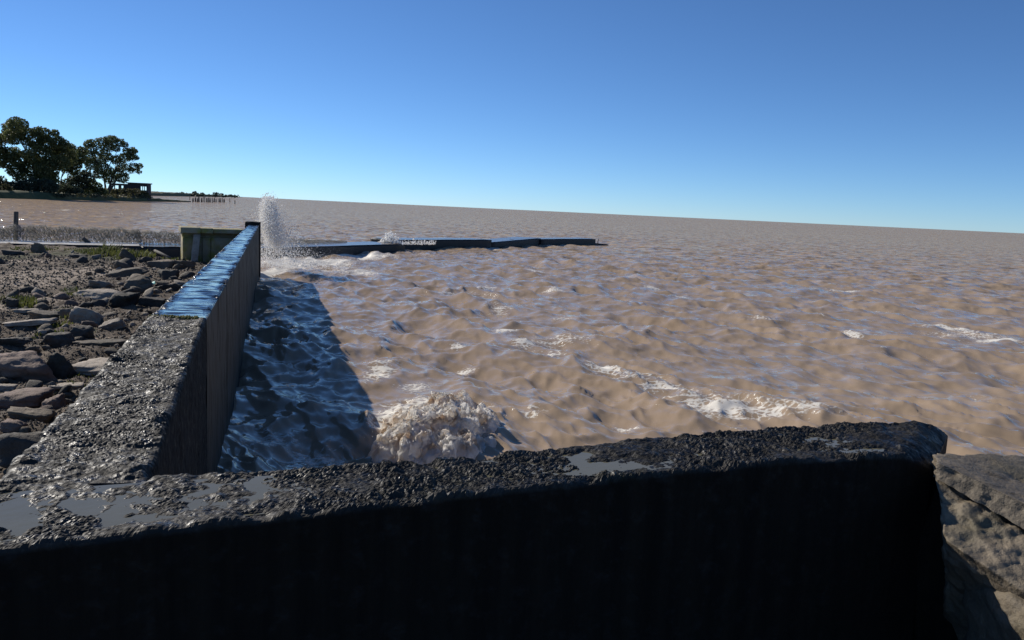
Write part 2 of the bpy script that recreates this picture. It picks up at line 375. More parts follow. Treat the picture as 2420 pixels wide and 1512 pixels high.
# ------------------------------------------------------------------ walls
def poly(pts, n):
    pts = np.asarray(pts, float); d = np.concatenate([[0], np.cumsum(np.linalg.norm(np.diff(pts, axis=0), axis=1))])
    t = np.linspace(0, d[-1], n); return np.stack([np.interp(t, d, pts[:, i]) for i in range(2)], -1)
def wall(name, front, back, zt, zf, zb, nu, nt, nf, nb, disp, r=.035, caps=(False, True), zfun=None, flat=True):
    """a wall whose coping runs between two edge polylines; the profile goes up the front, over the top, down the back"""
    Fp, Bp = poly(front, nu), poly(back, nu)
    s, z, wn, wt = [], [], [], []                      # across (0 front .. 1 back), height, normal mix
    for t in np.linspace(0, 1, nf)**.6: s.append(('f', 0)); z.append(zf+(zt-r-zf)*t); wn.append((1, 0)); wt.append(0)
    for a in np.linspace(0, math.pi/2, 6)[1:]: s.append(('f', r*(1-math.cos(a)))); z.append(zt-r+r*math.sin(a)); wn.append((math.cos(a), math.sin(a))); wt.append(math.sin(a))
    for t in np.linspace(0, 1, nt)[1:-1]: s.append(('t', t)); z.append(zt); wn.append((0, 1)); wt.append(1)
    for a in np.linspace(0, math.pi/2, 6)[:-1]: s.append(('b', r*(1-math.sin(a)))); z.append(zt-r+r*math.cos(a)); wn.append((-math.sin(a), math.cos(a))); wt.append(math.cos(a))
    for t in np.linspace(1, 0, nb)**.6: s.append(('b', 0)); z.append(zb+(zt-r-zb)*t); wn.append((-1, 0)); wt.append(0)
    D = Bp-Fp; L = np.linalg.norm(D, axis=1)[:, None]; D = D/L
    m = len(s); P = np.zeros((nu, m, 3)); N = np.zeros((nu, m, 3)); E = np.zeros((nu, m))
    for j, (k, v) in enumerate(s):
        off = np.full((nu, 1), v) if k == 'f' else L-v if k == 'b' else r+(L-2*r)*v
        P[:, j, :2] = Fp+D*off; P[:, j, 2] = z[j]; N[:, j, :2] = -D*wn[j][0]; N[:, j, 2] = wn[j][1]
        E[:, j] = np.minimum(off, L-off)[:, 0]
    top = np.tile(np.array(wt), (nu, 1)); P = P.reshape(-1, 3); N = N.reshape(-1, 3)
    dd, extra = disp(P, top.ravel(), E.ravel())
    V = P+N*dd[:, None]
    if zfun is not None: V[:, 2] += zfun(V)*np.clip((V[:, 2]-zt+.5)/.5, 0, 1)
    dj = D[0]; du_ = Fp[1]-Fp[0]
    flip = du_[0]*dj[1]-du_[1]*dj[0] < 0
    fs = [grid_faces(nu, m, flip)]
    at = {'top': smooth(.25, .8, top.ravel())}; at.update(extra)
    me = mesh_np(name, V, fs, at, flat=flat)
    import bmesh
    bm = bmesh.new(); bm.from_mesh(me); bm.verts.ensure_lookup_table()
    for e, i0 in ((0, 0), (1, (nu-1)*m)):
        if caps[e]:
            vs = [bm.verts[i0+j] for j in range(m)]
            f = bm.faces.new(vs if (e == 1) != flip else vs[::-1]); f.smooth = False
    bmesh.ops.triangulate(bm, faces=[f for f in bm.faces if len(f.verts) > 4])
    bm.normal_update(); bm.to_mesh(me); bm.free()
    return me
def d_rough(P, top, E):
    big = fbm(P*np.array([3.2, 3.2, 3.2]), 3, 1); mid = fbm(P*11, 3, 2)
    cl = smooth(-.1, .35, fbm(P*6.5, 3, 8)); w1 = worley(P*60, 3); w2 = worley(P*115, 4)
    rim = np.exp(-(E/.085)**2)
    peb = (.55-w1)*.008*(.4+.8*cl)+(.5-w2)*.006+.005*fbm(P*42, 2, 14)
    t = (.25+.75*top)*(.45+.8*smooth(-.3, .35, fbm(P*2.3, 2, 19)))
    d = big*.010+mid*.006+t*peb+top*(.009*cl+.010*rim-.010)
    d -= .018*rim*top*smooth(.1, .5, fbm(P*5, 2, 12))          # broken arrises
    return d, {}
near_front = [(-1.60, 2.03), (-1.263, 2.183), (-.542, 2.525), (.504, 3.0), (1.893, 3.459)]
near_back = [(-1.80, 2.60), (-1.268, 2.80), (-.325, 3.087), (.959, 3.665), (2.29, 4.07)]
def near_z(V):
    e0, e1 = np.array([1.893, 3.459]), np.array([2.29, 4.07]); t = (e1-e0)/np.linalg.norm(e1-e0); d = -(V[:, 0]-e0[0])*t[1]+(V[:, 1]-e0[1])*t[0]
    return .032*smooth(-.4, 1.9, V[:, 0])-.08*np.clip(1-d/.15, 0, 1.4)**2+.012*pn(np.stack([V[:, 0]*1.3, V[:, 1], 0*V[:, 0]], -1), 31)
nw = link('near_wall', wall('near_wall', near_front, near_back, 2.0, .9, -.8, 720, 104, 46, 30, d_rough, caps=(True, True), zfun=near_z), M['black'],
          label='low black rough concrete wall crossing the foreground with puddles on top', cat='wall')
# puddle water filling the hollows of the coping
pf, pb = poly(near_front, 40), poly(near_back, 40)
P0 = pf+(pb-pf)*.14; P1 = pf+(pb-pf)*.88; k0 = slice(1, 37)
pv = np.concatenate([np.c_[P0[k0], np.full(36, 1.9868)], np.c_[P1[k0], np.full(36, 1.9868)]])
pv[:, 2] += .031*smooth(-.4, 1.9, pv[:, 0])
q = np.array([[i, i+1, 36+i+1, 36+i] for i in range(35)])
link('puddle', mesh_np('puddle', pv, q), M['puddle'], nw, label='murky rain puddles lying in the hollows of the wall top', kind='stuff')

B0 = at_z(487, 750, 2.0)[:2]; E0 = at_z(612, 531, 2.0)[:2]; BL = at_z(350, 745, 2.0)[:2]; EL0 = at_z(588, 529.5, 2.0)[:2]
C0 = np.array([-1.268, 2.76]); L0 = np.array([-1.72, 2.55])
seawall = link('seawall', None, label='long straight concrete seawall running away beside the rubble, its top wet', cat='wall')
def d_rough2(P, top, E):
    d, _ = d_rough(P, top, E); return d+.004*top, {}
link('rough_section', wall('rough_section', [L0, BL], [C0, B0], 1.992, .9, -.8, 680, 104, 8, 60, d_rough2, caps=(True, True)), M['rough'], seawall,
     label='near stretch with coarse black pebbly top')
def d_film(P, top, E):
    rim = np.exp(-(E/.06)**2)*top; rg = np.clip(rim*smooth(-.3, .3, fbm(P*2, 2, 3)), 0, 1)
    grain = (.5-worley(P*30, 3))*.03*rg
    boards = np.where(top < .05, .004*pn(np.stack([P[:, 0]*3.1+P[:, 1]*3.1, P[:, 1]*0, P[:, 2]*.2], -1), 8)+.006*pn(P*6, 4), 0)
    ero = -.05*rim*smooth(.15, .6, fbm(P*1.6, 3, 6))
    return .010*fbm(P*1.2, 3, 5)*top+grain+boards+ero, {'rough': rg}
dirv = (E0-B0)/np.linalg.norm(E0-B0); nrmv = np.array([dirv[1], -dirv[0]])
# slabs of the smooth stretch, with open joints between them
LW = np.linalg.norm(E0-B0); cuts = [0, 3.1, 6.6, 10.4, 14.6, 19.2, LW]
for i in range(6):
    a, b_ = cuts[i]+(.012 if i else .01), cuts[i+1]-.012
    f = lambda s: [BL+(EL0-BL)*s/LW, ][0]; g = lambda s: B0+(E0-B0)*s/LW
    nn = int((b_-a)/(.016 if i < 2 else .03))
    link('smooth_section', wall('smooth_section', [f(a), f(b_)], [g(a), g(b_)], 1.985, .5, -.8, nn, 34, 5, 30, d_film, r=.02, caps=(True, True), flat=False), M['film'], seawall)
# raised end block of the seawall
p, u = E0, nrmv
def obox(c, du, lw, lu, z0, z1): # box along dirv / nrmv
    c = np.asarray(c); out = []
    for zz in (z0, z1):
        for a, b_ in ((0, -lu), (lw, -lu), (lw, 0), (0, 0)):
            q2 = c+du*a+np.array([du[1], -du[0]])*b_; out.append((q2[0], q2[1], zz))
    return out
V, fs = hexa([tuple(x) for x in obox(E0-dirv*.02+nrmv*.05, dirv, .8, .55, -.8, 2.09)], 8, .03, 3, 4)
link('end_post', mesh_np('end_post', V, fs), M['film'], seawall)
# moss on the seam where the rough top meets the smooth one
mv, mf = [], []
for i in range(260):
    t = rng.uniform(.02, .86); c = BL+(B0-BL)*t+dirv*rng.normal(0, .022); s = rng.uniform(.008, .018)
    mv.append((c[0], c[1], 1.985+rng.uniform(0, .014), s))
def blobs(pts, sc=(1, 1, 1), jit=.3):
    """little lumpy octahedra, one mesh"""
    pts = np.asarray(pts, float); n = len(pts)
    o = np.array([[1, 0, 0], [-1, 0, 0], [0, 1, 0], [0, -1, 0], [0, 0, 1], [0, 0, -1]], float)*np.array(sc)
    V = pts[:, None, :3]+o[None]*pts[:, 3][:, None, None]*rng.uniform(1-jit, 1+jit, (n, 6, 1))
    f = np.array([[0, 2, 4], [2, 1, 4], [1, 3, 4], [3, 0, 4], [2, 0, 5], [1, 2, 5], [3, 1, 5], [0, 3, 5]])
    return V.reshape(-1, 3), (f[None]+(np.arange(n)*6)[:, None, None]).reshape(-1, 3)
v, f = blobs(mv); link('moss', mesh_np('moss', v, f), M['moss'], seawall, kind='stuff', label='yellow-green moss on the seam of the wall top')

# ------------------------------------------------------------------ mossy concrete end block with its cap
def span(a, b, t): return np.asarray(a)+(np.asarray(b)-np.asarray(a))*t
kl = at_z(432, 537, 2.0)[:2]; kr = at_z(580, 541.5, 2.0)[:2]
kd = (kr-kl)/np.linalg.norm(kr-kl); kn = np.array([-kd[1], kd[0]])     # kn points away from the camera
KW = np.linalg.norm(kr-kl)
def kbox(a, b, n0, n1, z0, z1, dz=0.0, lean=0.0):
    out = []
    for zz, sh in ((z0, 0), (z1, lean)):
        for s, n in ((a, n0), (b, n0), (b, n1), (a, n1)):
            q2 = kl+kd*(s+sh)+kn*n; out.append((q2[0], q2[1], zz+(dz if s == b else 0)))
    return out
blk = link('concrete_block', None, label='squat moss-covered concrete block with overhanging cap at the far end of the seawall', cat='block')
for i, (a, b_) in enumerate([(-.05, .55), (.562, .80), (.812, KW+.05)]):
    V, fs = hexa(kbox(a+.05*(i == 0), b_, .10, 1.3, -.6, 1.70, lean=.0), 10, .03, 4, 11+i)
    link('face_panel', mesh_np('face_panel', V, fs), M['mossy'], blk)
for i, (a, b_) in enumerate([(-.06, .50), (.505, .86), (.868, KW+.03)]):
    V, fs = hexa(kbox(a, b_, -.10+.02*i, 1.35, 1.83+.01*i, 2.0-.012*i), 9, .02, 6, 21+i)
    link('cap_slab', mesh_np('cap_slab', V, fs), M['mossy'], blk)
V, fs = hexa(kbox(.0, KW, .32, 1.25, 1.66, 1.84), 6, .02, 6, 25); link('neck', mesh_np('neck', V, fs), M['mossy'], blk)
pl = link('leaning_plank', None, label='broad weathered board leaning against the mossy block', cat='plank')
def lean(a, b, top_z, th):
    c = []
    for (s0, n0, zz) in ((a-.09, -.32, .70), (a+.04, -.02, top_z)):
        for s, n in ((s0, n0), (s0+b, n0), (s0+b, n0+th), (s0, n0+th)):
            q2 = kl+kd*s+kn*n; c.append((q2[0], q2[1], zz))
    return c
V, fs = hexa(lean(.26, .20, 1.80, .07), 8, .012, 6, 5); link('board', mesh_np('board', V, fs), M['pale'], pl)
pl['label'] = 'broad weathered slab board leaning upright against the mossy block'

# ------------------------------------------------------------------ breakwater awash behind the wall
def pier_seg(p0, p1, wd, zt, label, s):
    p0, p1 = np.asarray(p0, float), np.asarray(p1, float); d = (p1-p0)/np.linalg.norm(p1-p0); n = np.array([-d[1], d[0]])
    c = [(*(p0), -.9), (*(p1), -.9), (*(p1+n*wd), -.9), (*(p0+n*wd), -.9)]
    c += [(*(p0), zt[0]), (*(p1), zt[1]), (*(p1+n*wd), zt[1]), (*(p0+n*wd), zt[0])]
    r = link('breakwater', None, label=label, cat='breakwater', group='slabs of the low breakwater')
    V, fs = hexa(c, 16, .05, 1.1, s); link('slab', mesh_np('slab', V, fs), M['pier'], r)
    k = 26; a = np.linspace(.01, .99, k); U = np.linspace(.03, .97, 9); X, Y = np.meshgrid(a, U, indexing='ij')
    q2 = p0+(p1-p0)*X[..., None]+n*wd*Y[..., None]; z = zt[0]+(zt[1]-zt[0])*X+.03+.015*pn(np.c_[q2.reshape(-1, 2)*1.1, np.zeros(k*9)], 3).reshape(X.shape)
    link('water_film', mesh_np('water_film', np.c_[q2.reshape(-1, 2), z.ravel()], grid_faces(k, 9, False)), M['filmw'], r)
    return r
b = NB('running_film'); pp = b.pos(obj=False)
M['filmw'] = b.set(Base_Color=b.mix(b.noise(pp, 1.2, 4), (.10, .09, .08), (.24, .21, .18)), Roughness=.22, IOR=1.33, Normal=b.bump(b.noise(pp, 3, 4), .25, .06))
b = NB('foam_glint_film'); pp = b.pos(obj=False)
M['film_glint'] = b.set(Base_Color=b.mix(b.rng(b.noise(pp, 1.6, 5), .3, .6), (.55, .5, .42), (.8, .77, .7)), Roughness=.3, IOR=1.33, Normal=b.bump(b.noise(pp, 3, 4), .25, .05))  # colour brightened to carry the sun's glint on thin water, along with foam
def on(V0, d): q2 = at_d(V0, 500, d); return q2[:2]
PA0, PA1 = on(596, 39.0), on(959, 50.0)
pier_seg(PA0, PA1, 2.6, (.52, .55), 'awash dark breakwater slab running out from the splash at the seawall end', 41)
pier_seg(on(935, 52.5), on(1165, 60.2), 2.4, (.66, .68), 'dark breakwater slab just right of the small white splash', 42)
pier_seg(on(1167, 60.6), on(1281, 69.2), 2.2, (.47, .66), 'short tilted breakwater slab in the middle of the row', 43)
last = pier_seg(on(1283, 68.9), on(1411, 76.8), 2.2, (.58, .58), 'outermost dark breakwater slab ending in open water', 44)
e = on(1411, 76.9); V, fs = hexa([(e[0]-.1, e[1], -.8), (e[0]+1.3, e[1]+.5, -.8), (e[0]+.4, e[1]+2.3, -.8), (e[0]-1, e[1]+1.8, -.8), (e[0]-.1, e[1], .16), (e[0]+1.3, e[1]+.5, .10), (e[0]+.4, e[1]+2.3, .12), (e[0]-1, e[1]+1.8, .16)], 6, .06, 2, 9)
link('broken_ledge', mesh_np('broken_ledge', V, fs), M['pier'], last)
V, fs = tube([(e[0]+.25, e[1]+.2, 0), (e[0]+.25, e[1]+.2, .35), (e[0]+.3, e[1]+.2, .62)], [.04, .035, .03], 6)
link('rebar', mesh_np('rebar', V, fs), M['steel'], last)
# the same breakwater on the landward side, its sun glint painted into a pale foamy film
LA, LB = on(-140, 33.0), on(333, 36.3); LC = on(596, 38.9)
M['filmw'], keep = M['film_glint'], M['filmw']
pier_seg(LA, LB, 3.0, (.56, .56), 'landward breakwater slab under foamy water with a painted cream sun glint behind the wooden post', 45)
M['filmw'] = keep
pier_seg(LB+(LC-LB)*.004, LC-(LC-LB)*.004, 3.0, (.54, .54), 'landward breakwater slab showing just left of the mossy block', 46)

# ------------------------------------------------------------------ ground
def wall_left_x(y):
    y = np.asarray(y, float)
    return np.interp(y, [2.0, L0[1], BL[1], EL0[1], 60], [-1.6, L0[0], BL[0], EL0[0], EL0[0]-9])
def front_y(x): return np.interp(x, [-1.6, -1.263, -.542, .504, 1.893, 6], [2.06, 2.183, 2.525, 3.0, 3.459, 4.2])
def ground_z(x, y):
    x = np.asarray(x, float); y = np.asarray(y, float)
    P = np.stack([x, y, 0*x], -1).reshape(-1, 3)
    n1 = fbm(P*.6, 3, 50).reshape(x.shape); n2 = fbm(P*2.6, 4, 51).reshape(x.shape)
    sandy = np.exp(-((x+10.5)/4.2)**2-((y-15.5)/5)**2)
    rub = (.5-worley(P*3.3, 55)).reshape(x.shape)*.10+(.5-worley(P*8, 56)).reshape(x.shape)*.045
    land = 1.50-.019*(y-4)+.05*n1+.045*n2+rub*(1-.8*sandy)
    wl = wall_left_x(y)
    land = land+.10*smooth(22.5, 25, y)*smooth(-11.4, -12.2, x)
    land = land-.25*smooth(3.0, 0, wl-x)*smooth(17, 23, y)
    # seaward edge of the rubble
    ye = np.where(x < -11.7, 25.3, np.where(x < -10.1, 22.9, 24.8))+.5*n1
    ye = np.where((x > -12.2) & (x < -11.7), 25.3-(x+12.2)*4.8+.5*n1, ye)
    edge = smooth(0, .9, y-ye)
    land = land*(1-edge)-1.6*edge
    left = smooth(-.10, -.30, x-wl)*(y > 1.9) | 0 if False else np.where((x < wl+.2) & (y > 1.9), 1.0, 0.0)
    fy = front_y(x)
    front = 1.08+.05*n2
    sd = y-fy-.25
    sh = np.clip(1-1.4*smooth(-.2, 1.6, sd+.9*np.clip(x-2.6, 0, 3)*.3), -1, 1)
    frz = np.where(x > 2.0, 1.08*sh-.6*(1-sh), np.where(sd < 0, front, -1.4))
    z = np.where(left > 0, land, np.where(y < 1.9, front, frz))
    return np.where((y > 30) | ((x > 7) & (y > 3)), np.minimum(z, -1.4), z)
gx = np.concatenate([np.linspace(-600, -30, 12)[:-1], np.linspace(-30, -17, 20)[:-1], np.linspace(-17, -1.2, 270)[:-1], np.linspace(-1.2, 7, 60)[:-1], np.linspace(7, 200, 10)])
yy = [1.6]
while yy[-1] < 27.5: yy.append(yy[-1]+.028+.0028*yy[-1])
gy = np.concatenate([np.linspace(-300, -6, 12)[:-1], np.linspace(-6, 1.6, 14)[:-1], yy])
GX, GY = np.meshgrid(gx, gy, indexing='ij'); GZ = ground_z(GX.ravel(), GY.ravel())
fx, fyv = GX.ravel(), GY.ravel(); GZ2 = GZ.reshape(GX.shape)
def blobmask(lst):
    r = np.zeros(len(fx))
    for vx, vy, rx, ry in lst:
        p = at_z(vx, vy, 1.3); a = rx*p[1]/F; b_ = ry*p[1]**2/(F*1.7)
        r = np.maximum(r, np.exp(-((fx-p[0])/a)**2-((fyv-p[1])/b_)**2))
    return r
sand = blobmask([(70, 660, 150, 45), (150, 640, 120, 35), (40, 730, 80, 30), (240, 640, 90, 20), (30, 610, 90, 14), (200, 830, 70, 16)])
green = blobmask([(285, 597, 75, 12), (180, 588, 90, 7), (60, 588, 70, 6), (50, 715, 35, 14), (170, 690, 22, 10), (140, 750, 22, 16), (200, 800, 30, 10), (400, 612, 40, 8), (20, 600, 60, 8)])
me = mesh_np('ground', np.stack([fx, fyv, GZ], -1), grid_faces(len(gx), len(gy)), {'sand': sand, 'green': green})
link('ground', me, M['ground'], label='stony dirt shore with dry pale patches', kind='structure')
def on_ground(vx, vy):
    z = 1.35
    for _ in range(6):
        p = at_z(vx, vy, z); i = min(max(np.searchsorted(gx, p[0]), 1), len(gx)-1); j = min(max(np.searchsorted(gy, p[1]), 1), len(gy)-1)
        z = max(float(GZ2[i-1:i+1, j-1:j+1].mean()), .3)
    return np.array([p[0], p[1], z])

# ------------------------------------------------------------------ rubble
import bmesh
def ico(sub):
    bm = bmesh.new(); bmesh.ops.create_icosphere(bm, subdivisions=sub, radius=1)
    V = np.array([v.co[:] for v in bm.verts]); Fc = np.array([[v.index for v in f.verts] for f in bm.faces]); bm.free(); return V, Fc
ICO = {s: ico(s) for s in (2, 3, 4, 5)}
def rock_mesh(name, size, sub=3, cuts=7, boxy=.8, rough=.05, seed=0):
    r = np.random.default_rng(seed); D, Fc = ICO[sub]; D = D/np.linalg.norm(D, axis=1)[:, None]
    pl = []
    for ax in range(3):
        for sg in (-1, 1):
            n = np.zeros(3); n[ax] = sg; n += r.normal(0, .2, 3); n /= np.linalg.norm(n); pl.append((n, r.uniform(boxy, 1.0)))
    for _ in range(cuts):
        n = r.normal(0, 1, 3); n /= np.linalg.norm(n); pl.append((n, r.uniform(.85, 1.25)))
    inv = np.zeros(len(D))
    for n, d in pl: inv += np.clip(D @ n/d, 0, None)**26
    R = 1/np.maximum(inv**(1/26), .4)
    V = D*R[:, None]
    V = V*(1+1.5*rough*fbm(V*2.2+seed*3.1, 4, seed % 97)[:, None]+.8*rough*fbm(V*8+seed, 3, 3)[:, None])
    return mesh_np(name, V*np.array(size)/2, Fc)
def put_rock(name, label, bx, mat, flat=.55, deep=.8, tilt=(0, 0, 0), cat='rock', group=None, seed=0, sub=4, sink=.2, boxy=.8, rough=.085, hscale=1.0):
    x0, y0, x1, y1 = bx; p = on_ground((x0+x1)/2, y1-(y1-y0)*.15); d = p[1]
    wd = (x1-x0)*d/F*1.02; ht = max(.06, (y1-y0)*d/F*flat*1.25)*hscale; dp = wd*deep
    o = link(name, rock_mesh(name, (wd, dp, ht), sub, 7, boxy, rough, seed), M[mat], label=label, cat=cat, group=group)
    o.location = (p[0], p[1]+dp*.35, p[2]+ht*(.5-sink)); o.rotation_euler = [math.radians(a) for a in tilt]; return o
big = [
 ('boulder', 'square-cornered dark boulder with a pale top beside the turquoise scrap', (287, 656, 352, 697), 'grey', .8, .8, (4, 0, 12), 'boulder'),
 ('concrete_chunk', 'pale flat-faced concrete chunk tilted to the sun in mid rubble', (155, 713, 240, 768), 'pale', .62, .75, (-14, 10, -8), 'concrete chunk'),
 ('stone_slab', 'long flat pale slab lying behind the tilted pale chunk', (178, 684, 280, 714), 'pale', .6, .55, (3, 2, 6), 'slab'),
 ('boulder', 'pointed dark boulder between the tilted pale chunk and the seawall', (255, 692, 313, 736), 'dark', .85, .9, (0, 8, 30), 'boulder'),
 ('stone_slab', 'tilted grey slab propped on rubble behind the square boulder', (253, 627, 335, 658), 'grey', .7, .6, (0, -16, 8), 'slab'),
 ('boulder', 'brown boulder at the far rubble edge left of the rounded one', (356, 614, 404, 638), 'grey', .8, .8, (0, 6, 0), 'boulder'),
 ('boulder', 'rounded grey boulder at the foot of the mossy block', (404, 613, 453, 637), 'grey', .85, .8, (0, 0, 0), 'boulder'),
 ('boulder', 'dark lumpy boulder nearest the seawall in the far rubble', (376, 636, 416, 665), 'dark', .85, .9, (0, 0, 20), 'boulder'),
 ('boulder', 'wide dark boulder touching the seawall beside the turquoise scrap', (370, 662, 436, 690), 'dark', .7, .8, (0, 5, -10), 'boulder'),
 ('boulder', 'dark humped boulder against the seawall below the turquoise scrap', (328, 701, 384, 729), 'dark', .75, .8, (0, 4, 10), 'boulder'),
 ('stone_slab', 'pale slab tipped to the left near the rough seawall top', (226, 754, 284, 785), 'pale', .6, .8, (0, -14, 15), 'slab'),
 ('boulder', 'oval dark boulder standing on edge by the broken pale slab', (92, 835, 160, 888), 'dark', 1.0, .55, (0, -32, 12), 'boulder'),
 ('concrete_chunk', 'broken pale layered slab pushed against the rough seawall', (140, 832, 300, 892), 'pale', .38, .6, (4, -4, -12), 'concrete chunk'),
 ('boulder', 'big dark boulder cut by the left picture edge with brown top', (-40, 812, 96, 892), 'red', .75, .7, (0, 0, 5), 'boulder'),
 ('stone_slab', 'long thin pale slab with shadowed edge near the left picture edge', (-10, 757, 124, 786), 'pale', .42, .35, (0, -7, 4), 'slab'),
 ('concrete_chunk', 'low row of pale broken concrete beside the rough seawall', (180, 803, 298, 826), 'grey', .7, .4, (0, -2, 4), 'concrete chunk'),
 ('boulder', 'dark round boulder left of the low row of broken concrete', (165, 780, 214, 812), 'dark', .85, .8, (0, 0, 0), 'boulder'),
 ('boulder', 'grey humped boulder above the oval standing boulder', (100, 784, 165, 826), 'dark', .8, .8, (0, 0, 0), 'boulder'),
 ('stone_slab', 'small sunlit flat slab by the rough seawall above the pinkish stone', (118, 902, 196, 928), 'pale', .4, .7, (2, 0, -6), 'slab'),
 ('stone_slab', 'pale rounded slab end at the left picture edge', (-30, 905, 36, 924), 'pale', .6, .6, (0, 0, 0), 'slab'),
 ('boulder', 'pinkish stone leaning on the outer side of the rough seawall', (98, 940, 146, 980), 'red', .85, .8, (0, -22, 15), 'boulder'),
 ('boulder', 'large dark mossy boulder in the nearest rubble by the wall corner', (-20, 1016, 108, 1120), 'dark', .75, .8, (0, 0, 20), 'boulder'),
 ('boulder', 'dark reddish block low at the left picture edge', (-25, 925, 98, 968), 'red', .7, .6, (0, 0, 0), 'boulder'),
 ('concrete_chunk', 'broken red brickwork lump above the large mossy boulder', (-12, 1000, 50, 1036), 'red', .7, .8, (0, 10, 0), 'brickwork'),
 ('boulder', 'dark grey stone lying between the mossy boulder and the pinkish stone', (20, 965, 104, 1010), 'grey', .7, .8, (0, 4, 10), 'boulder'),
 ('boulder', 'pale topped stone left of the long flat slab', (200, 663, 256, 684), 'pale', .7, .7, (0, 0, 0), 'boulder'),
 ('boulder', 'dark block lying alone in the dry dirt near the far grass', (150, 598, 200, 612), 'dark', .8, .5, (0, 0, 6), 'boulder'),
 ('boulder', 'mottled dark stone with a pale spot beside the wooden post', (70, 573, 100, 596), 'grey', .95, .8, (0, 0, 0), 'boulder'),
 ('boulder', 'dark low stone at the far left shore edge below the post', (0, 590, 46, 606), 'dark', .8, .6, (0, 0, 0), 'boulder'),
 ('boulder', 'dark round stone beside the grass tuft on dry dirt', (12, 708, 36, 728), 'dark', .9, .9, (0, 0, 0), 'boulder'),
 ('stone_slab', 'grey broken slab left of the tilted pale chunk', (70, 735, 130, 762), 'grey', .6, .7, (0, 5, 10), 'slab'),
 ('stone_slab', 'grey slab half buried at the lower edge of the dry dirt', (35, 733, 90, 750), 'pale', .6, .7, (0, -4, 0), 'slab'),
 ('stone_slab', 'curved dark slab edge above the big brown-topped boulder', (-20, 798, 62, 824), 'dark', .6, .5, (0, -5, 0), 'slab'),
 ('boulder', 'grey boulder on the near side of the tilted pale chunk', (135, 728, 175, 760), 'grey', .85, .9, (0, 0, 0), 'boulder'),
]
short = ['square-cornered dark boulder', 'tilted pale chunk', 'long flat pale slab', 'pointed dark boulder', 'propped grey slab', 'brown far boulder', 'rounded boulder at the mossy block', 'lumpy dark boulder by the far seawall',
 'wide dark boulder by the turquoise scrap', 'dark humped boulder by the seawall', 'tipped pale slab near the rough wall top', 'oval boulder on edge', 'broken pale layered slab', 'big brown-topped boulder', 'long thin pale slab', 'low row of broken concrete',
 'dark round boulder by the broken concrete', 'grey humped boulder above the oval one', 'small sunlit flat slab', 'pale slab end at the left edge', 'pinkish leaning stone', 'large mossy boulder', 'dark reddish block', 'red brickwork lump', 'dark stone between mossy and pinkish ones',
 'pale topped stone', 'dark block in the dry dirt', 'mottled stone by the post', 'dark low stone below the post', 'dark round stone by the grass tuft', 'grey broken slab', 'half buried grey slab', 'curved dark slab edge', 'grey boulder before the tilted chunk']
anchors = []; used = set()
for r_, sh_ in zip(big, short): anchors.append(((r_[2][0]+r_[2][2])/2, (r_[2][1]+r_[2][3])/2, sh_))
tone = dict(pale='pale', grey='grey', dark='dark', red='reddish')
def name_stone(kk, vx, vy):
    for ax_, ay_, sh_ in sorted(anchors, key=lambda a: math.hypot(a[0]-vx, (a[1]-vy)*1.6)):
        dx_, dy_ = vx-ax_, (vy-ay_)*1.6
        rel = ('just right of' if dx_ > 0 else 'just left of') if abs(dx_) > abs(dy_) else ('in front of' if dy_ > 0 else 'behind')
        lb = 'middling %s stone %s the %s' % (tone[kk], rel, sh_)
        if lb not in used: used.add(lb); return lb
occ = []
for i, r_ in enumerate(big):
    o = put_rock(r_[0], r_[1], r_[2], r_[3], r_[4], r_[5], r_[6], r_[7], 'large rubble behind the seawall', seed=100+i)
    occ.append((o.location.x, o.location.y, (r_[2][2]-r_[2][0])*o.location.y/F*.4))
protos = {k: [rock_mesh('stone', (1, .8, .62), 2, 6, .75, .08, 300+i+50*j) for i in range(4)] for j, k in enumerate(('pale', 'grey', 'dark', 'red'))}
for k, l in protos.items():
    for me in l: me.materials.append(M[k])
cnt = 0
lo = dict(pale='small pale stone in the loose rubble behind the long seawall', grey='small grey stone in the loose rubble behind the long seawall',
          dark='small dark stone in the loose rubble behind the long seawall', red='small reddish stone in the loose rubble behind the long seawall')
def scatter(n, wt, smin, smax):
    global cnt
    k = 0; tries = 0
    while k < n and tries < n*40:
        tries += 1
        vx = random.uniform(-20, 470); vy = random.uniform(592, 1120)
        p = on_ground(vx, vy)
        wl = float(wall_left_x(p[1]))
        if p[0] > wl-.12 or p[1] > 24.6 or p[2] < .75: continue
        sandy = max(math.exp(-((vx-80)/150)**2-((vy-655)/55)**2), 0)
        if random.random() < sandy*.88: continue
        px_ = random.uniform(smin, smax)**1.0; s = px_*p[1]/F
        if any((p[0]-a)**2+(p[1]-b_)**2 < (c+s*.25)**2 for a, b_, c in occ): continue
        kk = random.choices(list(wt), list(wt.values()))[0]
        o = link('stone', random.choice(protos[kk]), None, label=name_stone(kk, vx, vy) if smin > 20 else lo[kk], cat='stone', group=('middling ' if smin > 20 else 'small ')+tone[kk]+' stones in the loose rubble')
        o.location = (p[0], p[1], p[2]+s*.14); o.scale = (s, s*random.uniform(.8, 1.2), s*random.uniform(.7, 1.15))
        o.rotation_euler = (random.uniform(-.8, .8), random.uniform(-.8, .8), random.uniform(0, 6.28)); occ.append((p[0], p[1], s*.3)); k += 1; cnt += 1
scatter(95, dict(pale=2, grey=4, dark=5, red=2), 24, 44)
scatter(200, dict(pale=4, grey=5, dark=5, red=2), 9, 24)
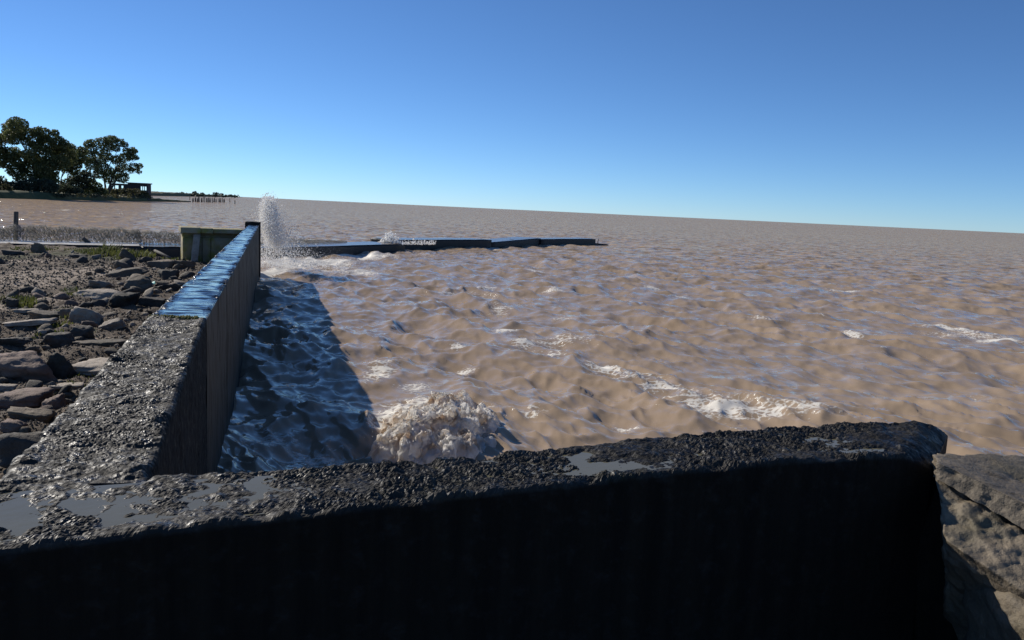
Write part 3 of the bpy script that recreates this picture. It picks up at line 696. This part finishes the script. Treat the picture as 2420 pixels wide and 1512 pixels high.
# gravel: too small and too many to count
gp = []
while len(gp) < 30000:
    vx = random.uniform(-220, 480); vy = 590+530*random.random()**1.3; p = at_z(vx, vy, 1.3)
    if p[0] > float(wall_left_x(p[1]))-.03 or p[1] > 24.8: continue
    gp.append((p[0], p[1], 0, min(9, random.uniform(1.2, 4)+random.expovariate(.7))*p[1]/F/2))
gp = np.array(gp); gp[:, 2] = ground_z(gp[:, 0], gp[:, 1])+gp[:, 3]*.3
v, f = blobs(gp, (1.1, 1, .7), .4); fl = mesh_np('gravel', v, f, flat=True)
link('gravel', fl, M['grey'], label='loose gravel and rubble crumbs on the dirt', cat='gravel', kind='stuff')
# grass
gv, gf = [], []
def tuft(p, n, h, spread):
    for _ in range(n):
        a = random.uniform(0, 6.28); r = spread*math.sqrt(random.random()); bx, by = p[0]+r*math.cos(a), p[1]+r*math.sin(a)*1.0
        hh = h*random.uniform(.4, 1.1); t = random.uniform(0, 6.28); wv = .006+.0006*p[1]; l = hh*random.uniform(.2, .7)
        z = float(p[2])-.02; i = len(gv); c, s = math.cos(t), math.sin(t)
        gv.extend([(bx-wv*s, by+wv*c, z), (bx+wv*s, by-wv*c, z), (bx+l*.4*c+wv*.7*s, by+l*.4*s-wv*.7*c, z+hh*.65), (bx+l*.4*c-wv*.7*s, by+l*.4*s+wv*.7*c, z+hh*.65), (bx+l*c, by+l*s, z+hh)])
        gf.append((i, i+1, i+2, i+3)); gt.append((i+3, i+2, i+4))
gt = []
for vx, vy, rx, ry, n, h in [(290, 600, 55, 9, 34, .34), (250, 596, 30, 6, 12, .3), (330, 604, 30, 8, 14, .26), (190, 590, 70, 4, 18, .14), (90, 590, 60, 3, 12, .12), (50, 716, 26, 8, 9, .17), (60, 725, 14, 5, 5, .15),
                             (172, 694, 14, 7, 8, .15), (142, 756, 14, 9, 8, .14), (130, 770, 12, 6, 5, .12), (205, 800, 20, 6, 5, .08), (185, 895, 14, 8, 6, .1), (170, 912, 10, 6, 4, .09), (405, 612, 30, 4, 6, .12), (120, 795, 20, 6, 5, .08)]:
    for _ in range(n):
        p = on_ground(random.gauss(vx, rx*.55), random.gauss(vy, ry*.55))
        if p[0] > float(wall_left_x(p[1]))-.05: continue
        tuft(p, 22, h*.7, .10+.006*p[1])
link('grass', mesh_np('grass', gv, [np.array(gf), np.array(gt)]), M['blade'], label='tufts of green grass along the shore edge and in the rubble', cat='grass', kind='stuff')
# wooden bits and litter
def stick(name, label, cat, pts, rad, mat, n=10):
    V, fs = tube(pts, rad, n); V = V+.25*np.mean(rad)*np.stack([pn(V*3+i*9, 60+i) for i in range(3)], -1)
    return link(name, mesh_np(name, V, fs), M[mat], label=label, cat=cat)
p = on_ground(37, 582); d = p[1]; t = at_d(37.5, 500, d)
stick('wooden_post', 'upright weathered wooden post at the shore edge on the far left', 'post', [(p[0], d, p[2]-.3), (p[0], d, p[2]+.4), (t[0], d, t[2]-.02), (t[0], d, t[2])], [.10, .098, .092, .07], 'timber')
p = on_ground(226, 588); t = at_d(196, 563, p[1]-.2)
stick('timber_stub', 'short dark timber stub leaning left on the grassy shore edge', 'timber', [p-np.array([-.15, 0, .2]), p, t], [.09, .09, .085], 'timber')
p = on_ground(339, 588); t = at_d(339, 571, p[1])
stick('small_stake', 'thin short stake standing on the shore near the mossy block', 'stake', [(p[0], p[1], p[2]-.15), (t[0], p[1], t[2])], [.035, .03], 'timber', 7)
a, b_ = on_ground(352, 592), on_ground(404, 612)
stick('driftwood_log', 'dark driftwood log sloping from the grass toward the mossy block', 'log', [a+np.array([0, 0, .1]), (a+b_)/2+np.array([0, 0, .07]), b_+np.array([0, 0, .03])], [.08, .075, .05], 'timber', 8)
p = on_ground(357, 686); s = p[1]/F
V = np.array([p+np.array([x, y, z]) for x, y, z in ((-9*s, 0, .03), (2*s, -.03, .05), (9*s, .02, .06), (3*s, .10, .10), (-4*s, .12, .08))]); V = np.r_[V, V+np.array([0, .002, .006])]
V[:, 2] += .05
link('plastic_scrap', mesh_np('plastic_scrap', V, [np.array([[0, 1, 3, 4], [5, 9, 8, 6]]), np.array([[1, 2, 3], [6, 8, 7]])]), M['teal'], label='scrap of turquoise plastic caught in the rubble by the square boulder', cat='litter')

# ------------------------------------------------------------------ boulders at the broken end of the near wall
def boulder_hull(name, pts8, amp, fr, s, label, cat, n=34):
    V, fs = hexa(pts8, n, 0, 1, s); cen = np.mean(pts8, 0); d = V-cen; d /= np.linalg.norm(d, axis=1)[:, None]
    V = V+d*(amp*fbm(V*fr, 3, s)+.012*fbm(V*16, 3, s+3)-.010*worley(V*22, s))[:, None]
    return link(name, mesh_np(name, V, fs), M['boulder'], label=label, cat=cat)
T1, T2, B1, B2, K1, K2 = at_d(2206, 1090, 3.36), at_d(2600, 1275, 2.85), at_d(2236, 1275, 3.06), at_d(2600, 1520, 2.55), at_d(2208, 1068, 3.56), at_d(2600, 1086, 3.75)
def hull(pts8, n, amp, fr, s):
    V, fs = hexa(pts8, n, 0, 1, s); cen = np.mean(pts8, 0); d = V-cen; d /= np.linalg.norm(d, axis=1)[:, None]
    ed = np.exp(-(pn(V*1.7, s+9)*3)**2)
    V = V+d*(amp*fbm(V*fr, 4, s)+.016*fbm(V*14, 3, s+3)-.014*worley(V*24, s)-.012*smooth(.25, .5, pn(V*11, s+5)))[:, None]
    return V, fs
sb = link('slab_boulder', None, label='big tilted slab boulder leaning on the broken end of the foreground wall', cat='boulder')
dz = np.array([0, 0, -.07]); fw = (B1-T1)*.16
V, fs = hull([T1+fw+dz*.4, T2+fw+dz, K2+dz*2, K1+dz*1.5, T1, T2, K2, K1], 40, .02, 4, 60); link('upper_layer', mesh_np('upper_layer', V, fs), M['boulder'], sb)
ins = np.array([.02, .06, 0])
V, fs = hull([B1, B2, B2+np.array([.1, 1.0, -.7]), B1+np.array([.24, .36, -.55]), T1+fw+dz*.2+ins, T2+fw+dz+ins, K2+dz*2+ins*.2, K1+dz+np.array([.06, 0, 0])], 56, .022, 3, 61); link('lower_body', mesh_np('lower_body', V, fs), M['boulder'], sb)
c = at_d(2545, 1560, 2.78)
o = link('low_boulder', rock_mesh('low_boulder', (.56, .7, .58), 5, 8, .8, .07, 67), M['boulder'], label='lower boulder in the bottom right corner under the tilted slab', cat='boulder'); o.location = tuple(c)
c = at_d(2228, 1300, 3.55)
o = link('gap_shade_boulder', rock_mesh('gap_shade_boulder', (.5, .5, 1.15), 4, 8, .85, .05, 69), M['black'], label='added boulder painted black as shade in the gap under the tilted slab beside the wall end', cat='boulder'); o.location = (c[0]+.05, c[1]+.05, 1.36)  # added gap filler; its black colour stands in for the shade there
# ------------------------------------------------------------------ the breaking wave
k = 260; U, T = np.meshgrid(np.linspace(-1, 1, k), np.linspace(-1, 1, k), indexing='ij'); rad2 = np.sqrt(U**2+T**2)
ax, ay = .86, 1.4; X = BW[0]+U*ax+.10*T; Y = BW[1]-.3+T*ay+.18*U
P = np.stack([X.ravel(), Y.ravel(), 0*X.ravel()], -1); r2 = rad2.ravel()
rg = lambda f, sd: 1-2*np.abs(pn(P*f+np.array([0, 0, sd*1.7]), sd))
outl = r2+.30*pn(P*1.6, 79)+.14*pn(P*5, 80)
edge = smooth(1.0, .62, outl)*smooth(1.0, .86, r2)
wz = water_z(P[:, 0], P[:, 1])
lump = .03+.13*smooth(-.35, .45, fbm(P*1.9, 3, 70))
P[:, 2] = wz+edge*(lump*(.55+.45*np.clip(1-r2**2, 0, 1))+.045*rg(3.4, 71)+.06*rg(7.5, 72)+.05*rg(16, 73)+.025*rg(33, 74))-.10*(1-edge)
for ax_, f1, f2 in ((0, 81, 83), (1, 82, 84)): P[:, ax_] += edge*(.11*pn(P*4.5, f1)+.05*pn(P*13, f2))
bw = link('breaking_wave', mesh_np('breaking_wave', P, grid_faces(k, k)), M['foam'], label='churning cream foam of a wave breaking behind the foreground wall', cat='wave', kind='stuff')
sel = rng.choice(len(P), 900); q = P[sel]+np.c_[rng.normal(0, .08, (900, 2)), np.abs(rng.normal(.02, .08, 900))]
ok = edge[sel] > .4; v, f = blobs(np.c_[q, rng.uniform(.002, .007, 900)][ok]); link('foam_drops', mesh_np('foam_drops', v, f), M['foam'], bw, kind='stuff')

# ------------------------------------------------------------------ spray
def drops(pts, label, mat='spray', sc=(1, 1, 1.2), name='spray'):
    v, f = blobs(pts, sc, .4); return link(name, mesh_np(name, v, f), M[mat], label=label, cat='spray', kind='stuff')
D0 = 32.5
def vpts(n, fx_, fy_, dd, size):
    out = []
    for _ in range(n):
        x, y = fx_(), fy_(); q2 = at_d(x, y, D0+random.gauss(0, dd)); out.append((*q2, size()))
    return out
col = []
for cx, cy, sx, sy, n in [(1555, 350, 30, 28, 380), (1622, 365, 26, 26, 300), (1540, 450, 34, 40, 700), (1605, 480, 38, 45, 800), (1520, 560, 26, 45, 700), (1580, 600, 48, 45, 1100), (1498, 665, 22, 30, 500), (1560, 700, 42, 40, 1100),
                          (1625, 640, 45, 60, 800), (1645, 540, 34, 50, 450), (1575, 765, 40, 42, 1000), (1670, 740, 60, 60, 600), (1615, 850, 45, 40, 900), (1650, 930, 50, 35, 900), (1720, 900, 75, 60, 700), (1560, 330, 20, 16, 120), (1640, 335, 14, 18, 110),
                          (1530, 500, 14, 60, 400), (1590, 420, 50, 60, 500), (1600, 680, 90, 130, 900), (1800, 880, 110, 90, 500)]:
    for _ in range(int(n*1.6)):
        q2 = at_d(370.5+.1666*random.gauss(cx, sx*1.1), 415+.1666*random.gauss(cy, sy*1.1), D0+random.gauss(0, .6)); col.append((*q2, abs(random.gauss(0, .010))+.0045))
for _ in range(14000):
    t = random.random(); x = 624+abs(random.gauss(0, 1))*(24+62*t); y = 480+125*t+random.gauss(0, 10); q2 = at_d(x, y, D0+random.gauss(0, .8)); col.append((*q2, random.uniform(.002, .006)))
drops(col, 'tall white column of spray shooting up at the far end of the seawall')
low = []
for _ in range(6500):
    x = 615+abs(random.gauss(0, 75)); y = 632-abs(random.gauss(0, 1))*(14+34*math.exp(-((x-660)/60)**2)); q2 = at_d(x, y, 34+random.gauss(0, 1.2)); low.append((*q2, abs(random.gauss(0, .008))+.004))
drops(low, 'low veil of flying drops in front of the breakwater by the seawall end')
sp = []
for _ in range(1500):
    a = random.gauss(0, 1); x = 918+a*11+abs(random.gauss(0, 4)); y = 574-abs(random.gauss(0, 1))*9*math.exp(-(a*.6)**2); q2 = at_d(x, y, 51+random.gauss(0, .4)); sp.append((*q2, abs(random.gauss(0, .03))+.015))
for _ in range(500):
    x = random.uniform(945, 1030); y = 578-abs(random.gauss(0, 5)); q2 = at_d(x, y, 50.5+random.gauss(0, .5)); sp.append((*q2, abs(random.gauss(0, .018))+.008))
drops(sp, 'small white splash in the gap between two breakwater slabs')
# sheets of water thrown up along the back of the breakwater
def sheet(p0, p1, n, zb, hmax, label, fade=0.0):
    p0, p1 = np.asarray(p0), np.asarray(p1); V = []; T = []
    for i in range(n):
        t = random.random(); c = p0+(p1-p0)*t; f = 1-fade*t; env = hmax*f*(.84+.10*float(pn([[c[0]*.9, c[1]*.9, 0]], 5)[0])+.07*math.sin(c[0]*9)*math.sin(c[0]*2.3))
        z0 = zb+env*random.random()**.8*.95; l = random.uniform(.05, .22)*f; z1 = min(z0+l, zb+env*random.uniform(.9, 1.12)); ww = random.uniform(.005, .013)
        sl = random.uniform(-.02, .10)*(z1-z0)/.15; dy = random.gauss(0, .12); j = len(V)
        V += [(c[0]-ww, c[1]+dy, z0), (c[0]+ww, c[1]+dy, z0), (c[0], c[1]+dy+ww, z0), (c[0]-sl, c[1]+dy, z1)]
        T += [(j, j+1, j+3), (j+1, j+2, j+3), (j+2, j, j+3), (j, j+2, j+1)]
    link('spray', mesh_np('spray', V, np.array(T)), M['curtain'], label=label, cat='spray', kind='stuff')
def nback(a, b_, wd): d = (np.asarray(b_)-a)/np.linalg.norm(np.asarray(b_)-a); return np.array([-d[1], d[0]])*wd
n = nback(LA, LB, 2.4); sheet(LA+n, LB+n, 9500, .45, .95, 'grey sheet of water falling behind the landward breakwater and the wooden post')
n = nback(LB, LC, 2.4); sheet(LB+n, LC+n, 4500, .45, .85, 'grey sheet of water falling just left of the mossy block')
n = nback(PA0, PA1, 2.3); sheet(PA0+n, PA0+(PA1-PA0)*.78+n, 5500, .5, .72, 'thin grey sheet of water falling along the breakwater right of the splash', .75)

# ------------------------------------------------------------------ far peninsula
def strip_land(name, st, mat, label, seed, hum=.3, m=26):
    """stations: (shore point, inland unit vector, width, height)"""
    st = list(st); V = np.zeros((len(st), m, 3))
    for i, (p, w_, wd, hh) in enumerate(st):
        for j in range(m):
            t = j/(m-1); q2 = np.asarray(p)+np.asarray(w_)*wd*(t**1.6)
            z = -1.2+(hh+1.2)*min(1, t/.16)**.6*min(1, (1-t)/.12+.0)**.6
            V[i, j] = (q2[0], q2[1], z)
    V = V.reshape(-1, 3); V[:, 2] += hum*fbm(V*np.array([.25, .12, 0]), 3, seed)*smooth(0, .6, V[:, 2]); V[:, 0] += .8*pn(V*np.array([.2, .1, 0]), seed+1)
    return link(name, mesh_np(name, V, grid_faces(len(st), m)), M[mat], label=label, kind='structure')
def dense(pts, n):
    pts = np.asarray(pts, float); return np.stack([np.interp(np.linspace(pts[0, 0], pts[-1, 0], n), pts[:, 0], pts[:, k2]) for k2 in range(pts.shape[1])], -1)
sh = dense([(-260, 463, 90, 1.9), (0, 468.5, 75, 1.8), (120, 471.5, 60, 1.7), (245, 474, 50, 1.4), (330, 475.6, 38, 1.2), (370, 476.2, 20, .9), (410, 476.8, 12, .6), (452, 477.4, 5, .3)], 150)
st = []
for vx, vy, wd, hh in sh:
    p = at_z(vx, vy, 0)[:2]; w_ = np.array([-.45, .9]); st.append((p, w_/np.linalg.norm(w_), wd, hh))
strip_land('peninsula', st, 'grassy', 'low green bank of the far peninsula under the trees', 90)
sh2 = dense([(-300, 452, 300, 4.4), (200, 459, 300, 4.2), (355, 462.6, 200, 3.8), (470, 464.6, 150, 4.6), (520, 465.4, 120, 3.6), (556, 465.9, 90, 2.6), (572, 466.0, 60, 1.6)], 160)
strip_land('far_coast', [(at_z(a, b_, 0)[:2], np.array([-.4, .92]), c*3, d) for a, b_, c, d in sh2], 'grassy', 'faint low coast on the horizon left of the splash', 95, hum=1.2)

def crown(clumps, dep, leaf, dens, seed, sq=1.0, unit=.245, x0=0., y0=252., dscale=1.0):
    r = np.random.default_rng(seed); Vv = []; pts = []
    for cx, cy, cr_ in clumps:
        c = at_d(x0+unit*cx, y0+unit*cy, dep); R = unit*cr_*dep/F*1.08; c = c+np.array([0, r.normal(0, R*.9*dscale), 0])
        n = int(dens*(R/leaf)**2)+8; d = r.normal(0, 1, (n, 3)); d /= np.linalg.norm(d, axis=1)[:, None]
        rad_ = R*(.35+.7*r.random(n)**.45); q2 = c+d*rad_[:, None]*np.array([1, 1, .8*sq]); q2 = q2+.18*R*np.stack([pn(q2/R*1.6+i*5, seed+i) for i in range(3)], -1)
        keep_ = pn(q2/R*1.9, seed+7) > -.48; pts.append(q2[keep_])
    P = np.concatenate(pts); n = len(P); a = r.normal(0, 1, (n, 3)); a /= np.linalg.norm(a, axis=1)[:, None]; b2 = np.cross(a, r.normal(0, 1, (n, 3))); b2 /= np.linalg.norm(b2, axis=1)[:, None]
    s = leaf*r.uniform(.5, 1.15, n)[:, None]; a, b2 = a*s, b2*s*.55
    V = np.stack([P-a, P+b2, P+a, P-b2], 1).reshape(-1, 3); return V, np.arange(n*4).reshape(n, 4)
def tree(name, label, clumps, dep, leaf, dens, mat, base, limbs, tr, seed, cat='tree', group=None, **kw):
    root = link(name, None, label=label, cat=cat, group=group)
    V, Fc = crown(clumps, dep, leaf, dens, seed, **kw); link('crown', mesh_np('crown', V, Fc, flat=True), M[mat], root)
    parts = []; g = at_d(.245*base[0], 252+.245*base[1], dep); g[2] = min(g[2], 1.0)
    for (jx, jy), tips in limbs:
        f = at_d(.245*jx, 252+.245*jy, dep); parts.append(tube([g, span(g, f, .5)+np.array([.15, 0, 0]), f], [tr, tr*.8, tr*.55], 8))
        for ex, ey in tips:
            e_ = at_d(.245*ex, 252+.245*ey, dep); mid_ = span(f, e_, .5)+np.array([0, random.gauss(0, .6), .4]); parts.append(tube([f, mid_, e_], [tr*.5, tr*.3, tr*.1], 6))
    V, fs = join(parts); link('trunk', mesh_np('trunk', V, fs), M['bark'], root); return root
t1 = [(120, 215, 95), (300, 205, 85), (410, 260, 80), (510, 250, 38), (60, 300, 60), (210, 300, 80), (330, 310, 100), (450, 370, 100), (570, 350, 70), (625, 395, 70), (400, 460, 120), (540, 470, 110), (40, 430, 45), (100, 450, 75), (50, 530, 75), (200, 510, 90),
      (330, 580, 120), (490, 590, 100), (180, 610, 80), (600, 540, 80), (250, 680, 80), (400, 680, 95), (500, 690, 70), (-60, 330, 90), (-90, 480, 100)]
tree('tree', 'largest dark tree on the far peninsula at the left picture edge', t1, 222, .34, 22, 'leafA', (340, 800), [((330, 600), [(130, 230), (420, 280), (560, 360), (80, 480), (300, 220)]), ((420, 650), [(560, 500), (620, 420)])], .55, 200)
tree('tree', 'slim middle tree between the two large trees on the peninsula', [(690, 440, 60), (750, 420, 50), (690, 520, 75), (760, 500, 55), (640, 480, 60), (740, 570, 45), (650, 590, 55), (700, 620, 40)], 236, .34, 22, 'leafA', (575, 800), [((590, 690), [(690, 520), (745, 440), (640, 560)]), ((560, 680), [(560, 600)])], .22, 220)
t2 = [(850, 365, 48), (900, 355, 42), (975, 340, 50), (1040, 320, 50), (1100, 320, 45), (1150, 345, 40), (1205, 368, 32), (1040, 390, 50), (960, 430, 55), (1110, 400, 40), (1270, 430, 45), (1300, 425, 26), (1215, 425, 36), (860, 470, 65), (940, 510, 55), (1020, 480, 50), (1110, 510, 50), (1190, 490, 55), (1250, 480, 42), (1325, 495, 24),
      (1150, 580, 55), (1300, 585, 45), (1345, 570, 26), (1340, 628, 24), (1260, 610, 28), (880, 560, 60), (1000, 600, 70), (830, 520, 50), (1100, 640, 60), (1220, 660, 24), (1170, 690, 55), (1040, 690, 60), (960, 650, 50)]
tree('tree', 'open-crowned tree with gaps above the ruined hut on the peninsula', t2, 262, .34, 17, 'leafB', (1020, 830), [((1000, 660), [(860, 400), (960, 400), (1060, 350), (1160, 380)]), ((1090, 650), [(1200, 460), (1290, 440), (1340, 500)]), ((1130, 690), [(1330, 590), (1340, 630)])], .38, 240, dscale=.5)
for i, (lab, cl, dep, mt) in enumerate([
    ('dark bush under the largest tree on the peninsula', [(330, 760, 80), (220, 770, 60), (440, 770, 85), (530, 770, 60), (140, 760, 55)], 216, 'leafC'),
    ('dark bush at the far left edge of the peninsula', [(20, 720, 60), (-60, 730, 80), (60, 760, 50)], 212, 'leafC'),
    ('tall dark bush between the middle tree and the open-crowned tree', [(690, 690, 62), (780, 670, 62), (640, 750, 65), (740, 750, 85), (860, 690, 60), (820, 640, 40)], 238, 'leafC'),
    ('brownish bush in front of the open-crowned tree', [(860, 730, 52), (810, 760, 55), (900, 770, 55), (850, 800, 60), (960, 810, 45), (1000, 825, 35)], 240, 'leafA'),
    ('low dark bush left of the brownish bush', [(570, 790, 50), (640, 800, 55), (700, 810, 55), (760, 820, 45)], 232, 'leafC'),
    ('yellowish scrub in front of the ruined hut', [(1110, 820, 34), (1170, 815, 34), (1230, 820, 34), (1290, 815, 32), (1080, 835, 28)], 264, 'scrub'),
    ('green scrub at the right corner of the ruined hut', [(1360, 840, 30), (1400, 845, 26), (1330, 850, 26)], 270, 'scrub'),
    ('yellow-green scrub on the bank at the left picture edge', [(50, 770, 30), (90, 790, 26), (20, 795, 30)], 200, 'scrub')]):
    root = link('bush', None, label=lab, cat='bush', group='bushes on the far peninsula')
    V, Fc = crown(cl, dep, .34, 16, 260+i*3, dscale=.6); V[:, 2] = np.maximum(V[:, 2], .6); link('crown', mesh_np('crown', V, Fc, flat=True), M[mt], root)
# tall grass along the bank
V, Fc = crown([(x, 838+x*.022+random.uniform(-10, 8), random.uniform(16, 28)) for x in np.arange(-150, 1480, 26)], 215, .3, 5, 290); 
Vs = V.reshape(-1, 4, 3); cx = Vs.mean(1); dist_k = np.interp(cx[:, 0]/cx[:, 1], [-.75, -.53, -.40], [.9, 1.02, 1.28]); off = cx*(dist_k-1)[:, None]; off[:, 2] = (cx[:, 2]-CAMZ)*(dist_k-1)
V = (Vs+off[:, None]).reshape(-1, 3); ok = V[:, 2].reshape(-1, 4).min(1) > .4
link('bank_grass', mesh_np('bank_grass', V, Fc[ok], flat=True), M['scrub'], label='rough grass growing along the peninsula bank', cat='grass', kind='stuff')
# ruined hut
hut = link('ruined_hut', None, label='ruined flat-roofed concrete hut with empty windows on the peninsula', cat='hut')
HD = 274.
def hx(cx): return at_d(.245*cx, 450, HD)[0]
def hz(cx, cy): return at_d(.245*cx, 252+.245*cy, HD)[2]
xa, xb, xc, xd = hx(1062), hx(1232), hx(1350), hx(1424); zr = hz(1350, 745); z0 = .4
def hbox(x0_, x1_, y0_, y1_, z0_, z1_, nm='wall'):
    V = np.array([(x, y, z) for z in (z0_, z1_) for x, y in ((x0_, y0_), (x1_, y0_), (x1_, y1_), (x0_, y1_))]); link(nm, mesh_np(nm, V, BOXF, flat=True), M['ruin'], hut)
hbox(xa, xd-.3, HD+2.6, HD+2.9, z0, z0+1.2, 'broken_wall')
for yb in (HD,):
    ww = .3
    za, zb = hz(1380, 806), hz(1380, 770); xw0, xw1 = hx(1355), hx(1412)
    hbox(xb, xw0, yb, yb+ww, z0, zr); hbox(xw1, xd, yb, yb+ww, z0, zr); hbox(xw0, xw1, yb, yb+ww, z0, za); hbox(xw0, xw1, yb, yb+ww, zb, zr, 'lintel')
    for cx in (1374, 1392): x = hx(cx); hbox(x-.09, x+.09, yb+.05, yb+.25, za, zb, 'mullion')
    z1, z2 = hz(1100, 798), hz(1100, 758)
    hbox(xa, xb, yb, yb+ww, z0, z1); hbox(xa, xb, yb, yb+ww, z2, zr-.45, 'lintel')
    for a, c in ((1062, 1076), (1100, 1108), (1142, 1168), (1190, 1232)): hbox(hx(a), hx(c), yb+.02, yb+ww-.02, z1, z2, 'pillar')
hbox(xd-.3, xd, HD+.3, HD+2.6, z0, zr, 'side_wall')
hbox(xb-.3, xd+.25, HD-.25, HD+3.0, zr, zr+.35, 'roof_slab'); hbox(xa-.2, xb-.3, HD-.2, HD+2.9, zr-.45, zr-.2, 'roof_slab')
# pilings
pc = [(470, 350), (508, 384), (520, 376), (541, 378), (556, 378), (572, 386), (588, 382), (603, 384), (628, 384), (640, 382), (655, 383), (682, 386), (704, 384), (718, 386), (735, 388), (748, 386), (762, 386), (786, 392), (800, 384), (812, 384), (830, 386), (850, 386), (880, 386), (893, 384), (905, 388), (925, 386), (948, 390), (962, 386), (1037, 384), (1108, 408)]
for i, (a, b_) in enumerate(pc):
    g = at_z(370.5+.1666*a, 415+.1666*b_-1.2, 0); hh = random.uniform(1.5, 2.3); 
    if i == 11: hh = 2.9
    tx = random.gauss(0, .12)+(.6 if i == 18 else 0)
    V, fs = tube([(g[0], g[1], -1), (g[0]+tx*.5, g[1], hh*.5), (g[0]+tx, g[1], hh)], [.19, .18, .15], 7)
    lab = 'old timber piling in the row standing off the end of the peninsula'
    if i == 28: lab = 'lone timber piling just right of the row, nearer the row'
    if i == 29: lab = 'rightmost lone timber piling standing in open water'
    if i == 11: lab = 'tallest timber piling in the middle of the row'
    if i == 18: lab = 'slanting timber piling right of the tallest one'
    link('timber_piling', mesh_np('timber_piling', V, fs), M['timber'], label=lab, cat='piling', group='timber pilings off the peninsula')
# distant trees and scrub on the far coast
for i, (a, b_, r_, dd, lab) in enumerate([(838, 256, 30, 1500, 'roundest distant tree on the low coast at the horizon'), (915, 266, 24, 1600, 'smaller distant tree right of the roundest one on the horizon'), (530, 248, 34, 1250, 'wide distant tree left of the roundest one on the horizon'),
                                     (1040, 284, 20, 1900, 'low distant tree near the tip of the far coast'), (1110, 293, 16, 2300, 'last tiny tree at the tip of the far coast'), (360, 246, 24, 1150, 'flat distant tree at the left of the far coast'), (660, 258, 26, 1350, 'low spreading distant tree between wide and roundest ones')]):
    cl = [(a+random.gauss(0, r_*.5), b_+random.gauss(0, r_*.15), r_*.62) for _ in range(6)]
    root = link('distant_tree', None, label=lab, cat='tree', group='distant trees on the far coast')
    V, Fc = crown(cl, dd, 1.6, 7, 400+i, unit=.1666, x0=370.5, y0=415.); link('crown', mesh_np('crown', V, Fc, flat=True), M['farleaf'], root)
    c = at_d(370.5+.1666*a, 415+.1666*b_, dd); V, fs = tube([(c[0], c[1], 1), tuple(c)], [.5, .3], 6); link('trunk', mesh_np('trunk', V, fs), M['bark'], root)
cl = [(a, 268+.028*(a-300)+random.uniform(-6, 8), random.uniform(12, 22)) for a in np.arange(-100, 1150, 16)]
V, Fc = crown(cl, 1200, 1.5, 5, 440, unit=.1666, x0=370.5, y0=415.)
link('scrub', mesh_np('scrub', V, Fc, flat=True), M['farleaf'], label='continuous low scrub along the far coast', cat='scrub', kind='stuff')
